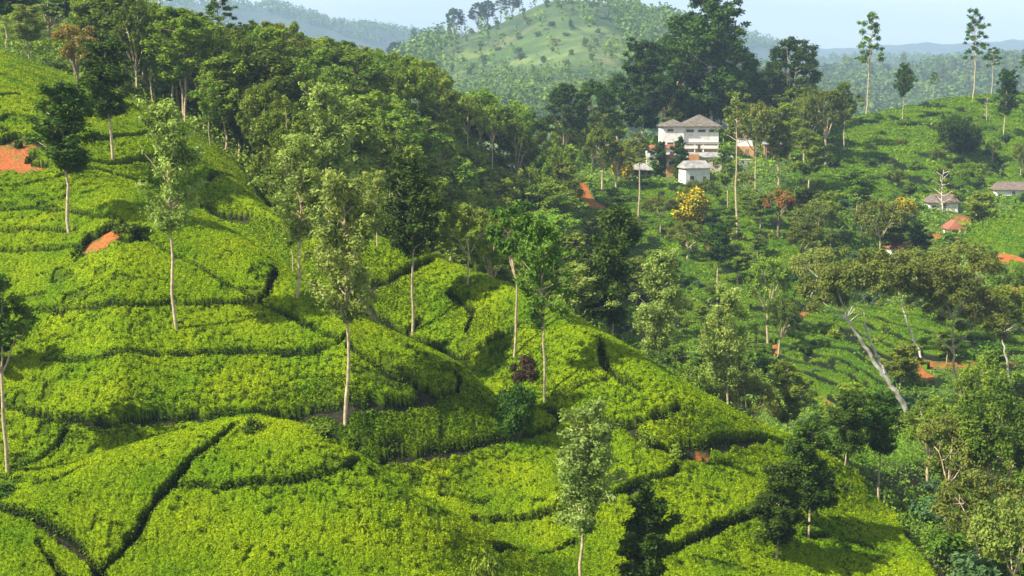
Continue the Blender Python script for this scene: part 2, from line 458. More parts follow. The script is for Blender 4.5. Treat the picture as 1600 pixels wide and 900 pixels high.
def conical(kind, seed, H=16, base=.36, R0=2.7, nb=36, clump=.62, nl=95, ls=.19, tr=.17, gaps=.2, bark='bark', leafm='silver', flat=.75, elev=(20, 50), tint=None, lean=.0, top=.5, topR=.25):
    g = np.random.default_rng(seed)
    tp = wob_path(np.array([0, 0, -.6]), np.array([lean * H, 0, H * .97]), 14, .018 * H / 4, g)
    rads = tr * (1 - .86 * np.linspace(0, 1, 14) ** .9)
    tubes = [tube(tp, rads, 7)]
    C = []; rad = []
    for k in range(nb):
        f = base + (0.99 - base) * (k + g.random()) / nb
        if g.random() < gaps * .5: continue
        tpos = np.array([np.interp(f, np.linspace(0, 1, 14), tp[:, i]) for i in range(3)])
        q_ = (f - base) / (1 - base)
        env = R0 * (sstep(-.25, .25, q_) * (1 - q_) ** top + topR * q_ * .8) * (.6 + .6 * g.random())
        az = g.random() * 6.283; el = R(g.uniform(*elev))
        e = tpos + env * np.array([math.cos(az) * math.cos(el), math.sin(az) * math.cos(el), math.sin(el) * 1.0])
        bp = wob_path(tpos, e, 5, .04, g)
        tubes.append(tube(bp, np.linspace(.05 + .012 * env, .012, 5), 4))
        for s in (.42, .7, 1.0):
            if g.random() < gaps: continue
            i = s * 4; a = int(min(i, 3)); c = bp[a] + (bp[a + 1] - bp[a]) * (i - a)
            C.append(c + g.normal(size=3) * .15 * env * .5); rad.append(clump * (.7 + .6 * g.random()) * (1.1 - .35 * q_))
    C.append(tp[-1]); rad.append(clump * .7)
    C = np.array(C); rad = np.array(rad)
    ct = g.random(len(C)) if tint is None else np.clip(tint + .4 * g.random(len(C)), 0, 1)
    lv = leaves(C, rad, nl, ls, g, flat=flat, tintbase=ct)
    W = 2 * np.percentile(np.hypot(C[:, 0], C[:, 1]), 90) + clump
    reg(kind, H, W, tubes, [lv], bark, leafm)

def rounded(kind, seed, H=15, ch=.62, cw=4.6, nc=30, clump=1.5, nl=150, ls=.36, tr=.28, bark='bark_dark', leafm='broad', flat=.75, lobes=5, flower=None, lean=0, limb_from=None):
    """trunk dividing into limbs, crown of clumps on an uneven dome"""
    g = np.random.default_rng(seed)
    hz = H * ch / 2; cz = H - hz
    f0 = limb_from if limb_from else H * (1 - ch) * .9
    tp = wob_path(np.array([0, 0, -.6]), np.array([lean * f0, 0, f0]), 6, .07 * H / 15, g)
    tubes = [tube(tp, np.linspace(tr * 1.15, tr * .75, 6), 7)]
    C = []; rad = []
    lob = g.normal(size=(lobes, 3)); lob /= np.linalg.norm(lob, axis=1)[:, None]
    for k in range(nc):
        while True:
            d = g.normal(size=3); d /= np.linalg.norm(d)
            if d[2] > -.55: break
        b = 1 + .22 * np.max(lob @ d) * 1.0 - .12
        rr = (.62 + .38 * g.random() ** .5) * b
        c = np.array([d[0] * cw * rr + lean * H * .6, d[1] * cw * rr, cz + d[2] * hz * rr * .92])
        C.append(c); rad.append(clump * (.65 + .6 * g.random()))
    C = np.array(C); rad = np.array(rad)
    nl_ = max(5, lobes + 1)
    for k in range(nl_):
        tgt = C[g.integers(len(C))]
        bp = wob_path(tp[-1], tgt, 6, .06 * H / 15, g)
        bp[1:-1, 2] += .05 * H * np.sin(np.linspace(0, 3.14, 4))
        tubes.append(tube(bp, np.linspace(tr * .6, tr * .1, 6), 5))
        for m_ in range(2):
            t2 = C[np.argsort(np.linalg.norm(C - bp[3], axis=1))[g.integers(1, 6)]]
            tubes.append(tube(wob_path(bp[3], t2, 4, .05, g), np.linspace(tr * .28, tr * .06, 4), 4))
    lv = [leaves(C, rad, nl, ls, g, flat=flat)]
    lm = [leafm]
    if flower:
        d = C - np.array([lean * H * .6, 0, cz]); keep = d[:, 2] > -.3 * hz
        lv.append(leaves(C[keep] * 1.0 + d[keep] * .05, rad[keep] * 1.08, nl * .5, ls * .8, g, flat=flat, shell=.9)); lm.append(flower)
    W = 2 * np.percentile(np.hypot(C[:, 0] - lean * H * .6, C[:, 1]), 90) + clump
    reg(kind, H, W, tubes, lv, bark, lm)

def tufted(kind, seed, H=28, base=.5, nb=16, R0=3.0, clump=1.1, nl=70, ls=.32, tr=.24, bark='bark', leafm='dense', flat=.55):
    """tall bare stem with separate tufts of leaves on short bent branches"""
    g = np.random.default_rng(seed)
    tp = wob_path(np.array([0, 0, -.6]), np.array([0, 0, H * .96]), 14, .11, g)
    tubes = [tube(tp, tr * (1 - .85 * np.linspace(0, 1, 14)), 6)]
    C = [tp[-1]]; rad = [clump]
    for k in range(nb):
        f = base + (.98 - base) * (k + .5 * g.random()) / nb
        t0 = np.array([np.interp(f, np.linspace(0, 1, 14), tp[:, i]) for i in range(3)])
        az = k * 2.4 + g.random(); q_ = (f - base) / (1 - base)
        L = R0 * (1.0 - .55 * q_) * (.6 + .6 * g.random())
        e = t0 + np.array([math.cos(az) * L, math.sin(az) * L, L * g.uniform(.3, .8)])
        tubes.append(tube(wob_path(t0, e, 5, .1, g), np.linspace(.09, .025, 5), 4))
        C.append(e); rad.append(clump * g.uniform(.6, 1.15))
        if g.random() < .6:
            C.append(e + g.normal(size=3) * clump * .8); rad.append(clump * g.uniform(.4, .8))
    C = np.array(C); rad = np.array(rad)
    W = 2 * np.percentile(np.hypot(C[:, 0], C[:, 1]), 90) + clump
    reg(kind, H, W, tubes, [leaves(C, rad, nl, ls, g, flat=flat)], bark, leafm)

def shrub(kind, seed, H=2.2, W=2.6, nc=12, nl=110, ls=.14, leafm='dense', clump=.55, flower=None):
    g = np.random.default_rng(seed)
    C = []; rad = []
    for k in range(nc):
        a = g.random() * 6.283; r = W / 2 * .75 * math.sqrt(g.random()); z = H * (.25 + .6 * g.random()) * (1 - .35 * (r / (W / 2)) ** 2)
        C.append((math.cos(a) * r, math.sin(a) * r, z)); rad.append(clump * g.uniform(.7, 1.3))
    C = np.array(C); rad = np.array(rad)
    tubes = [tube(wob_path(np.array([0, 0, -.3]), C[i], 4, .03, g), np.linspace(.06, .015, 4), 4) for i in range(0, nc, 2)]
    lv = [leaves(C, rad, nl, ls, g, flat=.85)]; lm = [leafm]
    if flower:
        lv.append(leaves(C, rad * 1.06, nl * .5, ls, g, flat=.85, shell=.92)); lm.append(flower)
    reg(kind, H, W, tubes, lv, 'bark_dark', lm)

for s in range(4):
    conical('silver_oak', 100 + s, R0=3.4, nb=54, clump=.64, nl=100, ls=.135, flat=.9, elev=(25, 60), base=(.44, .48, .42, .45)[s], gaps=.14, tr=.15)
for s in range(3):
    conical('slim_tree', 120 + s, H=15, R0=3.0, nb=56, clump=.62, nl=115, ls=.135, flat=1.0, elev=(20, 65), base=(.46, .5, .44)[s], gaps=.1, leafm='deep', tr=.14)
for s in range(2):
    conical('loose_tree', 130 + s, H=16, R0=3.4, nb=46, clump=.62, nl=110, ls=.15, flat=.9, elev=(15, 60), base=.45, gaps=.22, leafm='fresh', tr=.14)
for s in range(2):
    conical('towering_tree', 145 + s, H=34, R0=8.2, nb=90, clump=1.7, nl=150, ls=.36, tr=.5, base=.22, gaps=.12, leafm='deep', flat=.7, elev=(0, 45), top=.6, topR=.5, bark='bark_white')
for s in range(3):
    conical('oval_tree', 160 + s, H=13, R0=2.9, nb=64, clump=.62, nl=150, ls=.14, flat=1.0, elev=(15, 65), base=(.32, .28, .36)[s], gaps=.08, leafm='deep', tr=.13, top=.45)
for s in range(2):
    conical('bushy_tree', 140 + s, H=9, R0=2.3, nb=46, clump=.62, nl=130, ls=.15, base=.12, gaps=.08, leafm='deep', tr=.12, bark='bark_dark')
for s in range(2):
    rounded('crowned_tree', 150 + s, H=15, ch=.42, cw=2.3, nc=46, clump=.7, nl=180, ls=.17, tr=.13, leafm='dense', bark='bark')
for s in range(6):
    rounded('forest_tree', 200 + s, H=15, ch=(.66, .6, .7, .62, .72, .6)[s], cw=(4.6, 4.0, 3.8, 5.0, 4.2, 4.4)[s], nc=84, clump=.9, nl=130, ls=.2, leafm='broad', bark='bark', flat=1.0, lobes=7)
for s in range(3):
    rounded('olive_tree', 220 + s, H=12, ch=.5, cw=4.6, nc=60, clump=.9, nl=150, ls=.18, leafm='olive', bark='bark', tr=.16, flat=.75)
for s in range(3):
    rounded('great_tree', 230 + s, H=34, ch=.78, cw=(7.5, 6.5, 8)[s], nc=130, clump=1.6, nl=150, ls=.34, tr=.5, leafm='deep', bark='bark', flat=.8, lobes=9)
for s in range(3):
    tufted('tall_sparse_tree', 240 + s, H=28, nb=(30, 36, 22)[s], base=(.5, .42, .6)[s], nl=90, flat=.85, clump=.95, ls=.26)
for s in range(2):
    tufted('tall_thin_tree', 250 + s, H=30, nb=18, base=.66, R0=3.0, clump=1.0, nl=110, ls=.22, flat=.8, leafm=('olive', 'fresh')[s], tr=.24, bark='bark')
for s in range(4):
    shrub('shrub', 260 + s, leafm=('dense', 'fresh', 'bluish', 'broad')[s])
shrub('yellow_flowering_bush', 270, H=7, W=8.5, nc=34, nl=230, ls=.26, clump=1.25, leafm='dense', flower='yellow')
shrub('maroon_bush', 271, H=2.3, W=3.3, nc=16, nl=200, ls=.12, leafm='darkred')
shrub('round_tree', 272, H=4.6, W=3.9, nc=60, nl=330, ls=.11, clump=.62, leafm='deep')
rounded('flowering_tree', 273, H=10, ch=.5, cw=3, nc=24, clump=.9, nl=160, ls=.24, leafm='dense', flower='red')
rounded('rust_tree', 274, H=12, ch=.7, cw=2.9, nc=26, clump=1.0, nl=200, ls=.22, leafm='rust')
tufted('bare_tree', 275, H=10, nb=16, base=.2, R0=3.4, clump=.5, nl=14, ls=.16, tr=.22, leafm='rust', bark='bark_white')
for s in range(3):
    conical('crop_tree', 280 + s, H=14, R0=3.3, nb=54, clump=.85, nl=130, ls=.19, base=.34, gaps=.15, leafm='broad', tr=.15, flat=.9)

CATS = {'silver_oak': 'tree', 'shrub': 'shrub', 'yellow_flowering_bush': 'bush', 'maroon_bush': 'bush'}
NTREE = 0
def plant(kind, pos, h, w=None, label=None, group=None, rz=None, var=None, lean=(0, 0), single=False):
    global NTREE
    NTREE += 1
    ps = PROTO[kind]
    tr, cr, H, W = ps[(NTREE if var is None else var) % len(ps)]
    s = h / H
    sx = s if w is None else min(max(w / W, s * .5), s * 2.6)
    root = bpy.data.objects.new(kind, None)
    root.empty_display_size = .3
    COL.objects.link(root)
    root.location = Vector([float(c) for c in pos])
    root.rotation_euler = (lean[0] + rng.normal() * .018, lean[1] + rng.normal() * .022, rng.random() * 6.28 if rz is None else rz)
    root.scale = (sx, sx, s)
    link('trunk', tr, root); link('crown', cr, root)
    tag(root, label, CATS.get(kind, 'tree'), group)
    return root

def tree_px(kind, px, py, top, wpx=None, label=None, group=None, d=None, **kw):
    p = hit(px, py) if d is None else at_d(px, d)
    u, r = ray(px, top)
    h = float(r) * p[1] - p[2]
    w = None if wpx is None else wpx / F * p[1]
    p = p.copy(); 
    return plant(kind, p, h, w, label, group, **kw)

# ------------------------------------------------------------------ zones
def lim(pts):
    u = [float(ray(p[0], p[1])[0]) for p in pts]
    d = [p[2] / (.25 - float(ray(p[0], p[1])[1])) for p in pts]
    return np.array(u), np.array(d)
TLU, TLD = lim([(-400, 100, 51.5), (0, 78, 53), (90, 112, 54), (200, 160, 55), (330, 205, 57.5), (400, 262, 59), (440, 330, 59)])
TLU = np.append(TLU, ray(470, 380)[0]); TLD = np.append(TLD, np.interp(ray(470, 380)[0], UT, DL[9]) + 3)
US = np.linspace(float(ray(480, 380)[0]), .7, 60)
TLU = np.append(TLU, US); TLD = np.append(TLD, np.interp(US, UT, DL[9]) + 5)

def near_tea_limit(u):
    return np.interp(u, TLU, TLD)

def pinp(px, py, poly):
    c = np.zeros(px.shape, bool); n = len(poly)
    for i in range(n):
        x1, y1 = poly[i]; x2, y2 = poly[(i + 1) % n]
        if y1 == y2: continue
        k = ((y1 > py) != (y2 > py)) & (px < (x2 - x1) * (py - y1) / (y2 - y1) + x1)
        c ^= k
    return c

# dark walking gaps between the tea plots: (width m, depth 0..1, picture points)
PATHS = [
    (.85, 1, [(368, 680), (333, 711), (304, 731), (284, 758), (257, 785), (233, 819), (213, 853), (189, 883), (165, 905), (140, 935)]),
    (.75, 1, [(277, 778), (338, 778), (405, 775), (473, 765), (520, 753), (545, 744), (562, 735)]),
    (.9, 1, [(-40, 640), (7, 650), (40, 657), (78, 669), (135, 674), (186, 675), (236, 669), (304, 665), (365, 663), (415, 661), (490, 657), (540, 655), (570, 651), (620, 646), (668, 640), (672, 630), (660, 622), (631, 610), (608, 598), (575, 577), (545, 556)]),
    (.7, 1, [(675, 631), (700, 632), (714, 627), (718, 613), (712, 597), (695, 588)]),
    (.5, .6, [(68, 578), (169, 573), (270, 570), (371, 565)]),
    (.8, 1, [(371, 565), (422, 565), (500, 561), (530, 551), (540, 541)]),
    (.9, 1, [(40, 501), (57, 499), (135, 495), (189, 490), (277, 490), (358, 487), (405, 482), (419, 467), (430, 443), (431, 432)]),
    (.5, .7, [(405, 487), (440, 503), (473, 521), (505, 536), (535, 548)]),
    (.9, .9, [(-40, 412), (0, 407), (50, 402), (130, 397), (200, 388), (233, 389)]),
    (.5, .6, [(233, 389), (277, 416), (317, 436), (368, 463), (400, 480)]),
    (.8, .8, [(-30, 340), (60, 338), (110, 342), (190, 358), (215, 385)]),
    (.7, .8, [(-30, 372), (60, 370), (120, 374)]),
    (.8, .9, [(0, 305), (40, 300), (90, 290), (130, 272), (200, 290), (233, 302)]),
    (1.2, 1, [(-60, 132), (0, 127), (50, 123), (91, 118)]),
    (.9, .8, [(0, 200), (17, 189), (44, 193), (78, 216), (85, 240)]),
    (.9, .8, [(0, 232), (27, 222), (55, 228), (78, 248), (100, 262)]),
    (.9, .8, [(0, 160), (30, 158), (60, 172), (85, 190), (100, 210)]),
    (1.2, 1, [(150, 230), (169, 227), (215, 222), (253, 216), (290, 214), (328, 209)]),
    (.9, .8, [(140, 262), (175, 268), (210, 262), (250, 258), (300, 250)]),
    (.9, .9, [(340, 264), (358, 263), (390, 262), (415, 257)]),
    (.9, .9, [(330, 292), (371, 291), (410, 290), (432, 287)]),
    (1.0, 1, [(233, 294), (260, 306), (287, 319), (321, 336), (355, 350), (388, 350), (415, 328)]),
    (1.1, 1, [(675, 415), (668, 421), (641, 433), (608, 450), (577, 462), (558, 482), (593, 511), (627, 534), (642, 528), (655, 516)]),
    (.8, .8, [(627, 534), (656, 544), (684, 555), (708, 568), (722, 576)]),
    (.7, .9, [(712, 582), (733, 565), (760, 548), (800, 531), (817, 518), (844, 514)]),
    (.7, .9, [(938, 542), (940, 555), (945, 588), (966, 604), (1000, 620)]),
    (.5, .6, [(858, 633), (880, 628), (918, 613), (950, 605)]),
    (.9, 1, [(562, 733), (598, 734), (638, 729), (685, 723), (726, 714), (766, 704), (807, 694), (827, 696), (851, 687), (873, 674), (871, 662), (850, 652)]),
    (.4, .5, [(560, 713), (600, 710), (631, 704)]),
    (.9, 1, [(745, 826), (760, 829), (800, 829), (834, 822), (885, 812), (908, 799), (945, 795), (983, 778), (1020, 762), (1043, 755), (1057, 744)]),
    (.7, 1, [(775, 872), (827, 880), (868, 876), (897, 864)]),
    (.7, .9, [(935, 668), (945, 670), (979, 680), (1003, 672), (1037, 660), (1060, 650)]),
    (.7, .8, [(979, 682), (993, 694), (1023, 711), (1057, 724), (1104, 734), (1144, 745), (1175, 757)]),
    (1.0, 1, [(1055, 716), (1087, 717), (1128, 709), (1161, 704), (1197, 697), (1225, 705)]),
    (1.1, 1, [(985, 902), (1000, 897), (1040, 880), (1060, 870), (1094, 853), (1134, 832), (1168, 819), (1200, 800)]),
    (.8, .8, [(1259, 853), (1296, 853), (1347, 866), (1400, 885)]),
    (1.2, 1, [(-60, 795), (0, 812), (50, 826), (92, 850), (125, 878), (150, 905), (170, 940)]),
    (.6, .6, [(20, 750), (60, 735), (95, 708), (105, 690)]),
    (.5, .6, [(50, 747), (85, 768), (110, 760)]),
    (.6, .7, [(0, 762), (30, 768), (60, 775), (90, 768), (130, 748)]),
    (.45, .5, [(700, 470), (740, 500), (730, 530)]),
    (.4, .5, [(720, 860), (760, 800), (690, 790)]),
    (.5, .6, [(1210, 700), (1240, 725), (1290, 740)]),
    (.6, .7, [(60, 870), (80, 895), (100, 925)]),
]
SEG = []
for w, dep, pts in PATHS:
    W3 = [hit(*p) for p in pts]
    if W3[len(W3) // 2][1] > 125: w, dep = w * 1.25, min(1, dep * 1.2)
    for a, b in zip(W3[:-1], W3[1:]):
        if np.hypot(*(a - b)[:2]) < 11:
            SEG.append((a[0], a[1], b[0], b[1], w, dep))

def path_mask(X, Y):
    """1 on the tea, 0 in a gap"""
    out = np.ones(X.shape)
    wob = .16 * vnoise(X / .9, Y / .9, 31)
    for ax, ay, bx, by, w, dep in SEG:
        m = 1.6
        k = np.nonzero((X > min(ax, bx) - m) & (X < max(ax, bx) + m) & (Y > min(ay, by) - m) & (Y < max(ay, by) + m))
        if not len(k[0]): continue
        x = X[k]; y = Y[k]
        dx, dy = bx - ax, by - ay
        t = np.clip(((x - ax) * dx + (y - ay) * dy) / (dx * dx + dy * dy + 1e-9), 0, 1)
        ds = np.hypot(x - ax - t * dx, y - ay - t * dy) + wob[k]
        v = 1 - dep * (1 - sstep(w * .29 - .06, w * .29 + .14, ds))
        out[k] = np.minimum(out[k], v)
    return out

# bare soil: (picture point, half size m across, m deep)
SOIL = [((165, 382), 2.3, 2.8), ((30, 270), 3.0, 3.2), ((6, 246), 3.2, 5), ((1095, 716), .8, .2), ((1150, 706), .9, .2), ((612, 650), 1.8, .22), ((300, 490), 3, .2),
        ]
SOILW = [(hit(*p), a, b) for p, a, b in SOIL]
def soil_mask(X, Y):
    s = np.zeros(X.shape)
    n = vnoise(X / 1.1, Y / 1.1, 41) * .35 + vnoise(X / .35, Y / .35, 42) * .14
    for p, a, b in SOILW:
        e = np.sqrt(((X - p[0]) / a) ** 2 + ((Y - p[1]) / b) ** 2) + n
        s = np.maximum(s, 1 - sstep(.75, 1.0, e))
    return s

# far side soil and tracks
TRACKS = [(5.0, [(900, 284), (908, 300), (916, 314), (938, 330)]), (2.0, [(1092, 362), (1105, 385), (1115, 405)]), (3.5, [(1148, 368), (1150, 374), (1165, 378)]),
          (1.4, [(940, 524), (1000, 524), (1060, 527), (1100, 530)]), (1.4, [(1280, 620), (1300, 640)]),
          (3.6, [(1420, 566), (1470, 572), (1520, 570), (1565, 570)]), (4.0, [(1420, 578), (1440, 590)]), (4, [(1555, 402), (1600, 412)]), (3.0, [(1575, 452), (1620, 455)]),
          (5, [(1465, 372), (1490, 378)]), (4, [(1505, 340), (1510, 355)]), (3, [(1240, 490), (1262, 494)]), (1.4, [(1208, 540), (1214, 556)]), (2.4, [(994, 352), (1000, 358)]),
          (2, [(1395, 384), (1430, 380)])]
TSEG = []
for w, pts in TRACKS:
    W3 = [hit(*p) for p in pts]
    for a, b in zip(W3[:-1], W3[1:]):
        if np.hypot(*(a - b)[:2]) < 60:
            TSEG.append((a[0], a[1], b[0], b[1], w))
def track_mask(X, Y):
    out = np.zeros(X.shape)
    wob = .5 * vnoise(X / 2.5, Y / 2.5, 33)
    for ax, ay, bx, by, w in TSEG:
        m = 4 + w
        k = np.nonzero((X > min(ax, bx) - m) & (X < max(ax, bx) + m) & (Y > min(ay, by) - m) & (Y < max(ay, by) + m))
        if not len(k[0]): continue
        x = X[k]; y = Y[k]; dx, dy = bx - ax, by - ay
        t = np.clip(((x - ax) * dx + (y - ay) * dy) / (dx * dx + dy * dy + 1e-9), 0, 1)
        ds = np.hypot(x - ax - t * dx, y - ay - t * dy) + wob[k]
        out[k] = np.maximum(out[k], 1 - sstep(w * .5 - .3, w * .5 + .3, ds))
    return out

# ------------------------------------------------------------------ ground sheets
def ground_mat():
    m, nt, p = mat('soil_and_grass')
    n1 = nnoise(nt, .6, 4); n2 = nnoise(nt, .06, 3); n3 = nnoise(nt, 3.5, 3)
    g1 = nmix(nt, nramp(nt, n1, .35, .65), (.035, .075, .012), (.12, .18, .025))
    g2 = nmix(nt, nramp(nt, n2, .4, .6), g1, nmix(nt, nramp(nt, n3, .3, .7), (.10, .12, .03), (.06, .11, .016)))
    so = nmix(nt, nramp(nt, n3, .3, .7), (.54, .13, .024), (.19, .065, .024))
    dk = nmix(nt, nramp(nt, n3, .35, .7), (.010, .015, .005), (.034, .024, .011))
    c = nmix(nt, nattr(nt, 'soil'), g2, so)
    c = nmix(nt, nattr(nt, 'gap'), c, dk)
    nt.links.new(c, p.inputs['Base Color'])
    b = nt.nodes.new('ShaderNodeBump'); b.inputs['Strength'].default_value = .6; b.inputs['Distance'].default_value = .3
    nt.links.new(n3, b.inputs['Height']); nt.links.new(b.outputs[0], p.inputs['Normal'])
    return m

def sheet(name, d0, d1, nu, nd, umax, material, fn=None):
    u = np.linspace(-umax, umax, nu); d = np.exp(np.linspace(np.log(d0), np.log(d1), nd))
    U, D = np.meshgrid(u, d, indexing='ij')
    X = U * D; Z = ground(X, D)
    at = fn(X, D, Z) if fn else {}
    V = np.stack([X, D, Z], -1).reshape(-1, 3)
    return link(name, mesh_np(name, V, grid_faces(nu, nd)[:, ::-1], [material], True, {k: v.ravel() for k, v in at.items()}))

def g_attr(X, Y, Z):
    s = np.maximum(soil_mask(X, Y), track_mask(X, Y))
    U = X / Y
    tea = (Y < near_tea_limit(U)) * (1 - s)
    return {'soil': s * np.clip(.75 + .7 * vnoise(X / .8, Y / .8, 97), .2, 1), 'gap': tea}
GM = ground_mat()
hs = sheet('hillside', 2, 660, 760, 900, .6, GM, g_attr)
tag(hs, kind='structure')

def far_mat():
    m, nt, p = mat('far_hillside')
    n1 = nnoise(nt, .012, 5); n2 = nnoise(nt, .03, 6, .7); n3 = nnoise(nt, .007, 5)
    c = nmix(nt, nramp(nt, n2, .38, .6), (.06, .11, .025), (.15, .19, .045))
    c = nmix(nt, nramp(nt, n1, .52, .62), c, (.055, .10, .02))
    c = nmix(nt, nramp(nt, n3, .60, .66), c, (.22, .17, .07))
    c2 = nmix(nt, nramp(nt, n2, .4, .6), (.03, .06, .018), (.08, .12, .03))
    c = nmix(nt, nattr(nt, 'wood'), c, c2)
    nt.links.new(c, p.inputs['Base Color'])
    return m
FM = far_mat()
def f_attr(X, Y, Z):
    px, py = proj(X, Y, Z)
    w = (1 - sstep(1350, 1420, Y) * 0) * 0
    k = np.clip(sstep(940, 1000, px + (py - 20) * -.4 + 25 * vnoise(X / 40, Y / 40, 51)) + sstep(1330, 1400, Y) + (1 - sstep(650, 720, px)), 0, 1)
    low = sstep(98, 112, py + 8 * vnoise(X / 30, Y / 30, 52))
    return {'wood': np.maximum(k, low * .85)}
tag(sheet('distant_hill', 660, 3200, 420, 420, .6, FM, f_attr), kind='structure')
MM = noise_mat('forested_mountain', (.03, .055, .04), (.06, .09, .055), .01, detail=5)
tag(sheet('mountains', 3200, 9190, 500, 240, .6, MM), kind='structure')

# ------------------------------------------------------------------ tea
def tea_mat(name, tip, mid, dark):
    m, nt, p = mat(name)
    n1 = nnoise(nt, 5.5, 3, .6); n2 = nnoise(nt, .22, 3); n3 = nnoise(nt, 1.3, 2)
    a = nmix(nt, nramp(nt, n1, .36, .64), dark, mid)
    t = nmix(nt, nattr(nt, 'tint'), a, tip)
    patch = nmix(nt, nramp(nt, n2, .35, .68), (1.14, 1.08, 1.0), (.60, .78, 1.0))
    t = nmix(nt, 1.0, t, patch, 'MULTIPLY')
    t = nmix(nt, 1.0, t, nmix(nt, nramp(nt, n3, .35, .65), (.88, .9, .9), (1.08, 1.06, 1)), 'MULTIPLY')
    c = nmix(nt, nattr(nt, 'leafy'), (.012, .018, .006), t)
    nt.links.new(c, p.inputs['Base Color'])
    p.inputs['Roughness'].default_value = .8
    p.inputs['Specular IOR Level'].default_value = .06
    tr = nt.nodes.new('ShaderNodeBsdfTranslucent')
    nt.links.new(nmix(nt, 1.0, c, (1, 1, .4), 'MULTIPLY'), tr.inputs[0])
    ms = nt.nodes.new('ShaderNodeMixShader'); ms.inputs[0].default_value = .18
    nt.links.new(p.outputs[0], ms.inputs[1]); nt.links.new(tr.outputs[0], ms.inputs[2])
    nt.links.new(ms.outputs[0], nt.nodes['Material Output'].inputs[0])
    return m

def blades(P, Nn, size, g, tintv, leafy, tilt=.75, aspect=.5, lift=.03):
    N = len(P)
    nr = Nn + g.normal(size=(N, 3)) * tilt
    nr /= np.linalg.norm(nr, axis=1)[:, None]
    t = g.normal(size=(N, 3)); a = np.cross(nr, t); a /= np.linalg.norm(a, axis=1)[:, None]
    b = np.cross(nr, a)
    L = (size * (.6 + .8 * g.random(N)))[:, None]
    P = P + Nn * (lift * g.random(N))[:, None]
    V = np.stack([P + a * L, P + b * L * aspect, P - a * L, P - b * L * aspect], 1).reshape(-1, 3)
    return V, np.arange(N * 4).reshape(-1, 4), np.repeat(tintv, 4), np.repeat(leafy, 4)

def normals_grid(X, Y, Z):
    du = np.stack([np.gradient(a, axis=0) for a in (X, Y, Z)], -1)
    dv = np.stack([np.gradient(a, axis=1) for a in (X, Y, Z)], -1)
    n = np.cross(du, dv); n /= np.linalg.norm(n, axis=-1)[..., None] + 1e-9
    return n

def right_edge(px, py):
    return px < np.interp(py, [560, 690, 738, 812, 880, 960], [1180, 1250, 1325, 1392, 1450, 1500]) 

